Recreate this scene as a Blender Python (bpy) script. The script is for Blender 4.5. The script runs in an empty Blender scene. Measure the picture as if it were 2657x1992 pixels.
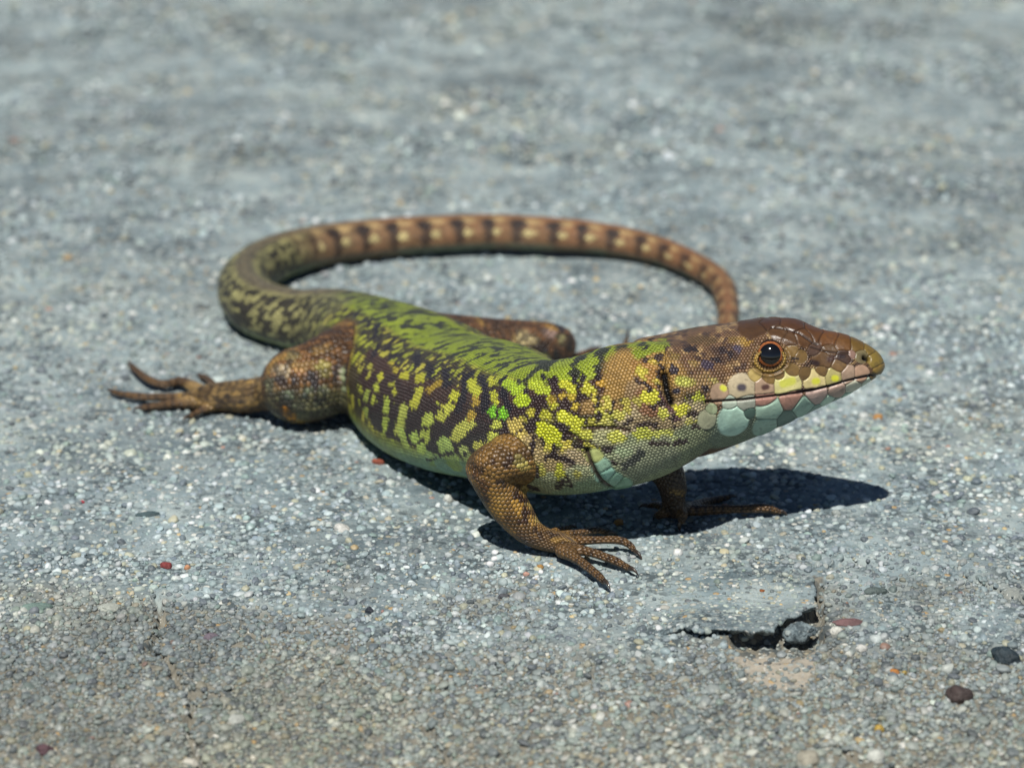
import bpy, bmesh, math, random
import numpy as np
from mathutils import Vector

# ------------------------------------------------------------------ camera, sky, sun, exposure
MM = 0.001                                   # all coordinates below are millimetres
sc = bpy.context.scene
COL = sc.collection
D0, PITCH = 285.0, math.radians(20)
cam_d = bpy.data.cameras.new('camera')
cam = bpy.data.objects.new('camera', cam_d); COL.objects.link(cam); sc.camera = cam
cam.location = (0, -D0 * math.cos(PITCH) * MM, D0 * math.sin(PITCH) * MM)
cam.rotation_euler = (math.pi / 2 - PITCH, 0, 0)
cam_d.sensor_width = 36; cam_d.lens = 36 * 8250 / 2657
cam_d.clip_start = 0.01; cam_d.clip_end = 500
cam_d.dof.use_dof = True
cam_d.dof.focus_distance = 0.244
cam_d.dof.aperture_fstop = 47

SUN_ELEV, SUN_AZ = 60.0, 13.0                # the sun stands high behind the photographer
world = bpy.data.worlds.new('World'); sc.world = world; world.use_nodes = True
wn = world.node_tree; wn.nodes.clear()
sky = wn.nodes.new('ShaderNodeTexSky'); sky.sky_type = 'NISHITA'; sky.sun_disc = False
sky.sun_elevation = math.radians(SUN_ELEV); sky.sun_rotation = math.radians(180 + SUN_AZ)
sky.air_density = 0.6; sky.dust_density = 0.2; sky.ozone_density = 1.5     # clear dry air: a deep blue sky
bgn = wn.nodes.new('ShaderNodeBackground'); bgn.inputs[1].default_value = 0.05
wo = wn.nodes.new('ShaderNodeOutputWorld')
wn.links.new(sky.outputs[0], bgn.inputs[0]); wn.links.new(bgn.outputs[0], wo.inputs[0])
sun_d = bpy.data.lights.new('sun', 'SUN'); sun_d.energy = 5.0; sun_d.angle = math.radians(0.5); sun_d.color = (1.0, 0.96, 0.89)
sun = bpy.data.objects.new('sun', sun_d); COL.objects.link(sun)
sun.rotation_euler = (math.radians(90 - SUN_ELEV), 0, math.radians(-SUN_AZ)); sun.location = (0, -0.5, 0.8)
sc.view_settings.view_transform = 'Standard'; sc.view_settings.look = 'None'
sc.view_settings.exposure = 0.16; sc.view_settings.gamma = 1.0
sc.view_settings.use_curve_mapping = False

rng = np.random.default_rng(7)
random.seed(7)

# ------------------------------------------------------------------ helpers
def tag(o, label=None, cat=None, group=None, kind=None):
    if label: o['label'] = label
    if cat: o['category'] = cat
    if group: o['group'] = group
    if kind: o['kind'] = kind
    return o

def mesh_obj(name, verts, faces, mat=None, parent=None, smooth=True, scale=MM):
    me = bpy.data.meshes.new(name)
    me.from_pydata([tuple(np.asarray(v, float) * scale) for v in verts], [], [tuple(f) for f in faces])
    if smooth: me.polygons.foreach_set('use_smooth', [True] * len(me.polygons))
    me.update()
    o = bpy.data.objects.new(name, me); COL.objects.link(o)
    if mat: me.materials.append(mat)
    if parent: o.parent = parent
    return o

def mesh_np(name, co, loops, starts, mat=None):
    """mesh from numpy arrays: co in mm, loop vertex indices and loop starts"""
    me = bpy.data.meshes.new(name)
    me.vertices.add(len(co)); me.vertices.foreach_set('co', (co * MM).astype(np.float32).ravel())
    me.loops.add(len(loops)); me.loops.foreach_set('vertex_index', loops.astype(np.int32))
    me.polygons.add(len(starts)); me.polygons.foreach_set('loop_start', starts.astype(np.int32))
    me.polygons.foreach_set('use_smooth', np.ones(len(starts), bool))
    me.update(calc_edges=True); me.validate()
    if mat: me.materials.append(mat)
    return me

def srgb(r, g, b):
    f = lambda c: (c / 255 / 12.92) if c / 255 <= 0.04045 else ((c / 255 + 0.055) / 1.055) ** 2.4
    return np.array([f(r), f(g), f(b)])

def catmull(P, step):
    """resample a polyline of (x,y,z,attrs...) with a centripetal-like spline, about `step` mm apart"""
    P = np.asarray(P, float); n = len(P); out = []
    Q = np.vstack([2 * P[0] - P[1], P, 2 * P[-1] - P[-2]])
    for i in range(n - 1):
        p0, p1, p2, p3 = Q[i:i + 4]
        m = max(2, int(np.linalg.norm(p2[:3] - p1[:3]) / step + 0.5))
        for t in np.arange(m) / m:
            out.append(0.5 * (2 * p1 + (p2 - p0) * t + (2 * p0 - 5 * p1 + 4 * p2 - p3) * t * t + (3 * p1 - p0 - 3 * p2 + p3) * t ** 3))
    out.append(P[-1])
    return np.array(out)

def frames(pts):
    T = np.gradient(pts, axis=0); T /= np.linalg.norm(T, axis=1)[:, None]
    Z = np.array([0, 0, 1.0])
    L = np.cross(Z, T); L /= np.maximum(np.linalg.norm(L, axis=1)[:, None], 1e-6)
    U = np.cross(T, L)
    return T, L, U

# value noise on a lattice, vectorised
def vnoise(p, seed=0):
    p = np.asarray(p, float); i = np.floor(p).astype(np.int64); f = p - i; f = f * f * (3 - 2 * f)
    def h(ix):
        n = np.full(ix.shape[:-1], seed * 7919 + 17, np.int64)
        for k, m in zip(range(ix.shape[-1]), (374761393, 668265263, 2147483647 - 18)):
            n = (n ^ (ix[..., k] * m)) * 1274126177 & 0xFFFFFFFF
            n = n ^ (n >> 15)
        return (n & 0xFFFF) / 65535.0
    d = p.shape[-1]; tot = 0
    for c in range(2 ** d):
        o = np.array([(c >> k) & 1 for k in range(d)])
        w = np.prod(np.where(o, f, 1 - f), axis=-1)
        tot = tot + w * h(i + o)
    return tot

def fbm(p, oct=4, seed=0):
    t, a, s = 0, 0.5, 0
    for k in range(oct):
        t = t + a * vnoise(p * 2 ** k, seed + k); s += a; a *= 0.5
    return t / s

def cells(p, seed=0, jit=0.8):
    """2-D Voronoi on a jittered lattice: distance to the nearest and second nearest point, and a number for the cell"""
    i = np.floor(p).astype(np.int64); F1 = np.full(len(p), 9.0); F2 = np.full(len(p), 9.0); ident = np.zeros(len(p))
    for dx in (-1, 0, 1):
        for dy in (-1, 0, 1):
            c = i + (dx, dy)
            h = lambda k: ((np.sin(c[:, 0] * 127.1 + c[:, 1] * 311.7 + seed * 13.7 + k * 74.7) * 43758.5453) % 1.0)
            q = c + 0.5 + jit * (np.stack([h(0), h(1)], 1) - 0.5)
            d = np.linalg.norm(p - q, axis=1)
            new = d < F1
            F2 = np.where(new, F1, np.minimum(F2, d)); ident = np.where(new, h(2), ident); F1 = np.minimum(F1, d)
    return F1, F2, ident

def smooth01(x): x = np.clip(x, 0, 1); return x * x * (3 - 2 * x)

class NT:
    """small wrapper for shader node trees"""
    def __init__(self, name):
        self.m = bpy.data.materials.new(name); self.m.use_nodes = True
        self.t = self.m.node_tree; self.t.nodes.clear()
        self.out = self.t.nodes.new('ShaderNodeOutputMaterial')
        self.b = self.t.nodes.new('ShaderNodeBsdfPrincipled'); self.l(self.b.outputs[0], self.out.inputs[0])
    def n(self, typ, **kw):
        nd = self.t.nodes.new(typ)
        for k, v in kw.items(): setattr(nd, k, v)
        return nd
    def l(self, a, b): self.t.links.new(a, b)
    def val(self, sock, v):
        if hasattr(v, 'is_output') or isinstance(v, bpy.types.NodeSocket): self.l(v, sock)
        else: sock.default_value = v
    def math(self, op, a, b=0.0, c=None, clamp=False):
        nd = self.n('ShaderNodeMath', operation=op, use_clamp=clamp)
        self.val(nd.inputs[0], a); self.val(nd.inputs[1], b)
        if c is not None: self.val(nd.inputs[2], c)
        return nd.outputs[0]
    def vmath(self, op, a, b=None):
        nd = self.n('ShaderNodeVectorMath', operation=op)
        self.val(nd.inputs[0], a)
        if b is not None: self.val(nd.inputs[1], b)
        return nd.outputs['Value'] if op in ('LENGTH', 'DISTANCE', 'DOT_PRODUCT') else nd.outputs[0]
    def mix(self, fac, a, b, blend='MIX'):
        nd = self.n('ShaderNodeMix', data_type='RGBA', blend_type=blend)
        self.val(nd.inputs[0], fac); self.val(nd.inputs[6], a); self.val(nd.inputs[7], b)
        return nd.outputs[2]
    def noise(self, vec, scale, detail=3.0, rough=0.55, dist=0.0):
        nd = self.n('ShaderNodeTexNoise'); self.val(nd.inputs['Vector'], vec)
        nd.inputs['Scale'].default_value = scale; nd.inputs['Detail'].default_value = detail
        nd.inputs['Roughness'].default_value = rough; nd.inputs['Distortion'].default_value = dist
        return nd
    def voro(self, vec, scale, feature='F1', rnd=1.0):
        nd = self.n('ShaderNodeTexVoronoi', feature=feature); self.val(nd.inputs['Vector'], vec)
        nd.inputs['Scale'].default_value = scale; nd.inputs['Randomness'].default_value = rnd
        return nd
    def ramp(self, fac, stops, interp='LINEAR'):
        nd = self.n('ShaderNodeValToRGB'); self.val(nd.inputs[0], fac); r = nd.color_ramp; r.interpolation = interp
        while len(r.elements) < len(stops): r.elements.new(0.5)
        for e, (p, c) in zip(r.elements, stops):
            e.position = p; e.color = (*c, 1) if len(c) == 3 else c
        return nd.outputs[0]
    def bump(self, height, strength, dist, normal=None):
        nd = self.n('ShaderNodeBump'); nd.inputs['Strength'].default_value = strength
        nd.inputs['Distance'].default_value = dist; self.val(nd.inputs['Height'], height)
        if normal is not None: self.l(normal, nd.inputs['Normal'])
        return nd.outputs[0]
# ------------------------------------------------------------------ ground
HOLLOW = [(15.6, -52.6), (17.8, -51.8), (19.5, -51.5), (21.0, -49.6), (22.4, -47.0), (23.2, -43.0), (24.0, -43.4), (23.6, -48.0), (23.4, -52.8), (22.4, -56.0), (20.6, -57.6), (18.0, -57.4), (16.0, -55.2)]
CRACKS = [[(34.2, -40.2), (35.8, -43.6), (36.9, -44.7), (38.8, -46.9), (41.5, -48.0), (46, -48.6)],
          [(-27.0, -46.2), (-26.3, -49.4), (-26.1, -52.2), (-26.6, -54.9), (-25.2, -56.9), (-23.4, -61.5), (-22.6, -61.9), (-20.4, -62.0)],
          [(-22.8, -61.8), (-22.6, -67.2), (-21.0, -72.0)],
          [(22.6, -68.6), (24.4, -71.0), (27.0, -71.4), (29.0, -70.4)],
          [(24.0, -41.8), (26.0, -40.2), (28.2, -40.6)],
          [(-6, -66), (-4.5, -70), (-5.5, -76)]]

def seg_dist(X, Y, poly):
    d = np.full(X.shape, 1e9)
    for (x0, y0), (x1, y1) in zip(poly[:-1], poly[1:]):
        vx, vy = x1 - x0, y1 - y0
        t = np.clip(((X - x0) * vx + (Y - y0) * vy) / (vx * vx + vy * vy), 0, 1)
        d = np.minimum(d, np.hypot(X - x0 - t * vx, Y - y0 - t * vy))
    return d

def inside(X, Y, poly):
    r = np.zeros(X.shape, bool); n = len(poly)
    for i in range(n):
        (x0, y0), (x1, y1) = poly[i], poly[(i + 1) % n]
        if y0 == y1: continue
        c = ((y0 > Y) != (y1 > Y)) & (X < (x1 - x0) * (Y - y0) / (y1 - y0) + x0)
        r ^= c
    return r

def crust(X, Y):
    """1 where fine cement paste covers the sand, 0 where the grains are bare"""
    p = np.stack([X, Y], -1)
    n = fbm(p / 9.0, 4, 11)
    edge = (Y + 50 + 9 * (fbm(p / 14.0, 3, 5) - 0.5)) / 5.0
    base = smooth01(0.35 + edge * 0.45 + (n - 0.5) * 3.0)
    return np.maximum(base, smooth01(1.6 - np.hypot((X - 15.5) / 8.5, (Y + 46.5) / 7.0)))

def crack_d(X, Y):
    d = np.full(X.shape, 99.0)
    for c in CRACKS: d = np.minimum(d, seg_dist(X, Y, c))
    return d + 0.5 * (vnoise(np.stack([X, Y], -1) / 0.7, 9) - 0.5)

DUST = [(17.0, -54.6), (20.6, -54.2), (22.2, -56.6), (21.8, -59.6), (19.6, -61.4), (17.4, -60.2), (16.2, -57.4)]
def ground_h(X, Y):
    p = np.stack([X, Y], -1)
    far = np.clip(np.hypot(X, Y + 20) / 60 - 0.6, 0, 1)
    h = (fbm(p / 22.0, 3, 3) - 0.5) * (0.5 + 2.2 * far) + (fbm(p / 5.0, 3, 21) - 0.5) * (0.35 + 0.5 * far)
    h += (fbm(p / 1.6, 3, 31) - 0.5) * 0.22
    h += crust(X, Y) * 0.35 - 0.35
    h += -2.6 * smooth01((-(Y + 49)) / 40.0) - 0.25 * np.clip(-(Y + 60), 0, None) ** 2 * 0.01                      # the slab falls away towards its front edge
    for c in CRACKS:
        wob = 0.35 * (vnoise(p / 0.7, 9) - 0.5)
        h -= 0.95 * np.exp(-(np.maximum(seg_dist(X, Y, c) + wob, 0) / 0.26) ** 2)
    wx = X + 0.9 * (vnoise(p / 1.3, 41) - 0.5); wy = Y + 0.9 * (vnoise(p / 1.3, 42) - 0.5)
    ins = inside(wx, wy, HOLLOW); dd = seg_dist(wx, wy, HOLLOW + HOLLOW[:1])
    h -= np.where(ins, 1.3 * smooth01(dd / 0.8), 0)
    return h

def axis(lo, hi, fine, far):
    a = list(np.arange(lo, hi + fine / 2, fine)); st = fine
    up = [a[-1]]
    while up[-1] < far: st *= 1.16; up.append(up[-1] + st)
    st = fine; dn = [a[0]]
    while dn[-1] > -far: st *= 1.16; dn.append(dn[-1] - st)
    return np.array(dn[:0:-1] + a + up[1:])

gx = axis(-44, 46, 0.27, 40000); gy = axis(-82, -20, 0.27, 40000)
GX, GY = np.meshgrid(gx, gy, indexing='xy')
GZ = ground_h(GX, GY)
ny_, nx_ = GX.shape
idx = np.arange(ny_ * nx_).reshape(ny_, nx_)
quads = np.stack([idx[:-1, :-1], idx[:-1, 1:], idx[1:, 1:], idx[1:, :-1]], -1).reshape(-1, 4)

def ground_material():
    N = NT('cement_ground')
    tc = N.n('ShaderNodeTexCoord').outputs['Object']
    mp = N.vmath('SCALE', tc); mp.node.inputs['Scale'].default_value = 1000.0           # millimetres
    big = N.noise(mp, 0.035, 4, 0.6).outputs[0]
    mid = N.noise(mp, 0.22, 4, 0.65, 0.6).outputs[0]
    fine = N.noise(mp, 1.7, 4, 0.7).outputs[0]
    base = N.ramp(mid, [(0.28, (0.12, 0.15, 0.155)), (0.45, (0.235, 0.265, 0.262)), (0.6, (0.31, 0.33, 0.31)), (0.78, (0.40, 0.41, 0.375))])
    tan = N.ramp(big, [(0.56, (0, 0, 0)), (0.70, (1, 1, 1))])
    base = N.mix(N.math('MULTIPLY', tan, 0.5), base, (0.30, 0.275, 0.215, 1))
    base = N.mix(N.math('MULTIPLY', N.ramp(fine, [(0.3, (1, 1, 1)), (0.48, (0, 0, 0))]), 0.55), base, (0.10, 0.125, 0.135, 1))
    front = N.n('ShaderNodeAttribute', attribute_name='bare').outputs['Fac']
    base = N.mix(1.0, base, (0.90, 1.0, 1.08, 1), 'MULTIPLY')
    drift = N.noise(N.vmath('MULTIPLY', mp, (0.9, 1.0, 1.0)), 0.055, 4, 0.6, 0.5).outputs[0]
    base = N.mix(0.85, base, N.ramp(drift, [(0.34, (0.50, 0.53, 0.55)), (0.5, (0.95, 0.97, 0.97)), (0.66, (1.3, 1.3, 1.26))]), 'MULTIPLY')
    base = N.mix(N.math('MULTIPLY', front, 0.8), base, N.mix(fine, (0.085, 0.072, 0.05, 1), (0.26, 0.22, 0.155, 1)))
    patch = N.ramp(N.noise(mp, 0.16, 3, 0.6).outputs[0], [(0.44, (0, 0, 0)), (0.58, (1, 1, 1))])
    pit = N.ramp(N.noise(mp, 1.25, 3, 0.6).outputs[0], [(0.46, (0, 0, 0)), (0.54, (1, 1, 1))])
    base = N.mix(N.math('MULTIPLY', N.math('MULTIPLY', patch, pit), 0.85), base, (0.045, 0.062, 0.07, 1))  # shade in the gaps between grains, put into the colour in patches
    base = N.mix(N.math('MULTIPLY', N.n('ShaderNodeAttribute', attribute_name='mortar').outputs['Fac'], 0.8), base, N.mix(fine, (0.24, 0.21, 0.165, 1), (0.50, 0.455, 0.375, 1)))
    # sand in the paste: each cell of a voronoi gets the colour of one grain
    v = N.voro(mp, 1.55)
    sep = N.n('ShaderNodeSeparateColor'); N.l(v.outputs['Color'], sep.inputs[0])
    gcol = N.ramp(sep.outputs[0], [(0.0, (0.09, 0.11, 0.125)), (0.10, (0.15, 0.19, 0.2)), (0.3, (0.28, 0.32, 0.31)), (0.55, (0.36, 0.385, 0.36)),
                                   (0.78, (0.33, 0.30, 0.22)), (0.87, (0.62, 0.62, 0.56)), (0.95, (0.42, 0.28, 0.12))], 'CONSTANT')
    gm = N.ramp(v.outputs['Distance'], [(0.30, (1, 1, 1)), (0.46, (0, 0, 0))])
    on = N.math('GREATER_THAN', sep.outputs[1], 0.45)
    base = N.mix(N.math('MULTIPLY', N.math('MULTIPLY', gm, on), 0.8), base, gcol)
    v2 = N.voro(mp, 3.6)
    sp2 = N.n('ShaderNodeSeparateColor'); N.l(v2.outputs['Color'], sp2.inputs[0])
    g2 = N.ramp(sp2.outputs[0], [(0.0, (0.05, 0.06, 0.07)), (0.14, (0.2, 0.23, 0.23)), (0.5, (0.33, 0.35, 0.33)), (0.88, (0.6, 0.6, 0.55))], 'CONSTANT')
    m2 = N.ramp(v2.outputs['Distance'], [(0.26, (1, 1, 1)), (0.42, (0, 0, 0))])
    base = N.mix(N.math('MULTIPLY', N.math('MULTIPLY', m2, N.math('GREATER_THAN', sp2.outputs[1], 0.55)), 0.7), base, g2)
    N.l(base, N.b.inputs['Base Color'])
    N.b.inputs['Roughness'].default_value = 0.85
    N.b.inputs['Specular IOR Level'].default_value = 0.3
    hgt = N.math('ADD', N.math('MULTIPLY', N.math('MULTIPLY', gm, on), 0.5), N.math('ADD', N.math('MULTIPLY', fine, 0.7), N.math('MULTIPLY', m2, 0.15)))
    tiny = N.noise(mp, 7.0, 3, 0.7).outputs[0]
    hgt = N.math('ADD', hgt, N.math('MULTIPLY', tiny, 0.35))
    N.l(N.bump(hgt, 0.75, 0.00022), N.b.inputs['Normal'])
    return N.m

M_GROUND = ground_material()
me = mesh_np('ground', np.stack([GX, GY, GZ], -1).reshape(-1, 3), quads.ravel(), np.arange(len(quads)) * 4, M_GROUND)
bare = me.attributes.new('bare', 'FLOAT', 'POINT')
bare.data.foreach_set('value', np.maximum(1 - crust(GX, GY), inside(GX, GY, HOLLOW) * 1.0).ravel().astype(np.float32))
dust = me.attributes.new('mortar', 'FLOAT', 'POINT')
wx_ = GX + 1.2 * (vnoise(np.stack([GX, GY], -1) / 1.1, 47) - 0.5); wy_ = GY + 1.2 * (vnoise(np.stack([GX, GY], -1) / 1.1, 48) - 0.5)
dust.data.foreach_set('value', (inside(wx_, wy_, DUST) * 1.0).ravel().astype(np.float32))
ground = bpy.data.objects.new('ground', me); COL.objects.link(ground)
tag(ground, 'sunlit blue-grey sandy cement slab', None, None, 'structure')

# ------------------------------------------------------------------ sand grains set in the slab (far too many to count)
def grain_palette(n, X, Y):
    """pigment of n grains"""
    kinds = np.array([(0.30, 0.335, 0.325), (0.37, 0.40, 0.375), (0.245, 0.285, 0.285), (0.185, 0.225, 0.235), (0.43, 0.43, 0.385), (0.58, 0.585, 0.55),
                      (0.36, 0.32, 0.215), (0.11, 0.13, 0.15), (0.06, 0.075, 0.09), (0.44, 0.30, 0.13), (0.33, 0.15, 0.10), (0.23, 0.29, 0.26)])
    w = np.array([.20, .17, .14, .09, .10, .065, .055, .075, .05, .006, .002, .058]); w /= w.sum()
    c = kinds[rng.choice(len(kinds), n, p=w)] * rng.uniform(0.82, 1.16, (n, 1)) * rng.uniform(0.96, 1.04, (n, 3))
    p = np.stack([X, Y], -1)
    pa, pb = 0.5 * fbm(p / 6.0, 3, 141) + 0.5 * fbm(p / np.array([30.0, 17.0]), 3, 145), fbm(p / 2.6, 3, 151)                      # the sand itself is sorted in lighter and darker drifts
    c = c * (-0.14 + 1.45 * pa + 0.86 * pb)[:, None]
    warm = smooth01((-Y - 50) / 26)[:, None] * 0.8 + smooth01((fbm(p / 16.0, 3, 161) - 0.54) / 0.1)[:, None] * 0.5
    c = c * (1 - 0.40 * (1 - crust(X, Y)) * smooth01((-Y - 40) / 8))[:, None]                     # bare sand in front is darker than the dusted grains on top; shade of its rough gaps is painted in too
    c = c * np.array([0.90, 1.0, 1.075]) * (1 + warm * np.array([0.16, 0.02, -0.20]))
    return np.clip(c, 0.02, 0.75)

def grain_points():
    out = []
    for y0, y1, xw, st, lo, hi in ((-84, -30, 58, 0.57, 0.16, 0.37), (-30, 30, 62, 0.66, 0.18, 0.40), (30, 165, 95, 1.0, 0.22, 0.5)):
        xs = np.arange(-xw, xw, st); ys = np.arange(y0, y1, st)
        X, Y = np.meshgrid(xs, ys); X = X.ravel() + rng.uniform(-.48, .48, X.size) * st; Y = Y.ravel() + rng.uniform(-.48, .48, Y.size) * st
        R = lo + (hi - lo) * rng.random(X.size) ** 1.8
        big = rng.random(X.size) < 0.025; R[big] *= rng.uniform(1.2, 1.6, big.sum())
        cr = crust(X, Y)
        keep = rng.random(X.size) < (1.0 - 0.42 * cr)
        flk = smooth01(1.5 - np.hypot((X - 15.8) / 7.5, (Y + 47) / 6.5)); keep &= rng.random(X.size) > 0.9 * flk
        lift = np.where(rng.random(X.size) < 0.3, 0.3, 0.08) - 0.6 * cr * rng.random(X.size)
        hol = inside(X, Y, HOLLOW); keep &= ~hol | (rng.random(X.size) < 0.3)
        keep &= (crack_d(X, Y) > R * 0.9 + 0.06) & (~inside(X, Y, DUST) | (rng.random(X.size) < 0.22))
        Z = ground_h(X, Y) + R * (0.02 + lift)
        out.append(np.stack([X, Y, Z, R], -1)[keep])
    # a second, finer generation between the bare grains in front
    X = rng.uniform(-50, 50, 26000); Y = rng.uniform(-82, -38, 26000); k = (rng.random(26000) > crust(X, Y) * 0.8) & (crack_d(X, Y) > 0.2) & (~inside(X, Y, DUST) | (rng.random(26000) < 0.35)) & (~inside(X, Y, HOLLOW) | (rng.random(26000) < 0.4))
    X, Y = X[k], Y[k]; R = rng.uniform(0.09, 0.17, X.size)
    out.append(np.stack([X, Y, ground_h(X, Y) + R * 0.4, R], -1))
    # grains showing in the top of the flake
    X = rng.uniform(9, 23.4, 900); Y = rng.uniform(-54, -41, 900); k = inside(X, Y, FLAKE) & (rng.random(900) < 0.75); X, Y = X[k], Y[k]
    R = 0.12 + 0.2 * rng.random(X.size) ** 2
    out.append(np.stack([X, Y, flake_top(X, Y) - R * rng.uniform(0.25, 0.75, X.size), R], -1))
    return np.vstack(out)

def grain_material():
    N = NT('sand_grain')
    a = N.n('ShaderNodeAttribute', attribute_type='INSTANCER', attribute_name='tint')
    tc = N.n('ShaderNodeTexCoord').outputs['Object']
    nz = N.noise(tc, 1.6, 3, 0.6).outputs[0]
    N.l(N.mix(N.math('MULTIPLY', nz, 0.6), a.outputs['Color'], (0.20, 0.22, 0.215, 1)), N.b.inputs['Base Color'])
    N.l(N.ramp(nz, [(0.35, (0.32, 0.32, 0.32)), (0.65, (0.7, 0.7, 0.7))]), N.b.inputs['Roughness'])
    N.b.inputs['Specular IOR Level'].default_value = 0.45
    N.l(N.bump(N.noise(tc, 4.0, 3, 0.7).outputs[0], 0.35, 0.00008), N.b.inputs['Normal'])
    return N.m

def make_grains():
    P = grain_points(); n = len(P)
    me = bpy.data.meshes.new('sand_grains'); me.vertices.add(n)
    me.vertices.foreach_set('co', (P[:, :3] * MM).astype(np.float32).ravel())
    def attr(name, typ, data, key):
        at = me.attributes.new(name, typ, 'POINT'); at.data.foreach_set(key, np.ascontiguousarray(data, np.float32).ravel())
    attr('size', 'FLOAT_VECTOR', P[:, 3:4] * MM * np.stack([rng.uniform(.75, 1.3, n), rng.uniform(.75, 1.2, n), rng.uniform(.6, 1.0, n)], -1), 'vector')
    attr('turn', 'FLOAT_VECTOR', np.stack([rng.uniform(-.5, .5, n), rng.uniform(-.5, .5, n), rng.uniform(0, 6.283, n)], -1), 'vector')
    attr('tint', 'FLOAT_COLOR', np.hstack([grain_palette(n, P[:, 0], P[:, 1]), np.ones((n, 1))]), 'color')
    attr('shape', 'FLOAT', rng.integers(0, 4, n), 'value')
    o = bpy.data.objects.new('sand_grains', me); COL.objects.link(o)
    mat = grain_material(); me.materials.append(mat)
    g = bpy.data.node_groups.new('sand_grains', 'GeometryNodeTree')
    g.interface.new_socket('Geometry', in_out='INPUT', socket_type='NodeSocketGeometry')
    g.interface.new_socket('Geometry', in_out='OUTPUT', socket_type='NodeSocketGeometry')
    N = g.nodes.new; Lk = g.links.new
    gi, go, jn = N('NodeGroupInput'), N('NodeGroupOutput'), N('GeometryNodeJoinGeometry')
    def named(nm, typ):
        a = N('GeometryNodeInputNamedAttribute'); a.data_type = typ; a.inputs['Name'].default_value = nm
        return a.outputs[0]
    size, turn, shape = named('size', 'FLOAT_VECTOR'), named('turn', 'FLOAT_VECTOR'), named('shape', 'FLOAT')
    for k in range(4):
        ico = N('GeometryNodeMeshIcoSphere'); ico.inputs['Radius'].default_value = 1.0; ico.inputs['Subdivisions'].default_value = 3
        pos = N('GeometryNodeInputPosition'); nt = N('ShaderNodeTexNoise'); nt.noise_dimensions = '4D'
        nt.inputs['W'].default_value = k * 3.7; nt.inputs['Scale'].default_value = 0.85; nt.inputs['Detail'].default_value = 1.0
        Lk(pos.outputs[0], nt.inputs['Vector'])
        vs = N('ShaderNodeVectorMath'); vs.operation = 'SUBTRACT'; Lk(nt.outputs['Color'], vs.inputs[0]); vs.inputs[1].default_value = (.5, .5, .5)
        vm = N('ShaderNodeVectorMath'); vm.operation = 'SCALE'; Lk(vs.outputs[0], vm.inputs[0]); vm.inputs['Scale'].default_value = 1.0
        sp = N('GeometryNodeSetPosition'); Lk(ico.outputs['Mesh'], sp.inputs['Geometry']); Lk(vm.outputs[0], sp.inputs['Offset'])
        ss = N('GeometryNodeSetShadeSmooth'); Lk(sp.outputs[0], ss.inputs['Geometry'])
        sm = N('GeometryNodeSetMaterial'); sm.inputs['Material'].default_value = mat; Lk(ss.outputs[0], sm.inputs['Geometry'])
        cmp_ = N('FunctionNodeCompare'); cmp_.data_type = 'FLOAT'; cmp_.operation = 'EQUAL'
        Lk(shape, cmp_.inputs[0]); cmp_.inputs[1].default_value = k; cmp_.inputs['Epsilon'].default_value = 0.1
        ip = N('GeometryNodeInstanceOnPoints'); Lk(gi.outputs[0], ip.inputs['Points']); Lk(sm.outputs[0], ip.inputs['Instance'])
        Lk(cmp_.outputs[0], ip.inputs['Selection']); Lk(turn, ip.inputs['Rotation']); Lk(size, ip.inputs['Scale'])
        Lk(ip.outputs[0], jn.inputs[0])
    Lk(jn.outputs[0], go.inputs[0])
    md = o.modifiers.new('grains', 'NODES'); md.node_group = g
    tag(o, 'grey, white and tan sand grains set in the cement', 'sand', None, 'stuff')
    return o
# ------------------------------------------------------------------ the lifted cement flake with its broken lip, and the lump below it
FLAKE = [(9.0, -48.6), (11.0, -44.3), (15.8, -41.7), (20.1, -40.9), (23.4, -42.4), (22.9, -44.6), (23.2, -46.5), (22.8, -48.0), (22.9, -49.6), (21.9, -50.4), (21.2, -51.8), (20.4, -52.0), (20.0, -52.9),
         (19.2, -54.3), (18.6, -53.9), (17.9, -54.6), (17.1, -53.8), (16.3, -54.1), (15.2, -53.5), (13.9, -54.2), (12.6, -53.2), (11.3, -53.4), (9.6, -51.2)]
def flake_top(x, y):
    """height of the flake: level with the slab behind, lifted in front and on the right"""
    lift = 0.05 + 0.42 * smooth01((-y - 46) / 7.5) + 0.30 * smooth01((x - 18.5) / 4.0)
    sink = -0.9 * smooth01((14.0 - x) / 4.5) - 0.7 * smooth01((y + 45.0) / 3.2)
    p = np.stack([x, y], -1)
    return lift + sink + 0.30 * (fbm(p / 2.2, 3, 93) - 0.5) + 0.10 * (vnoise(p / 0.35, 94) - 0.5)
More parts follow.
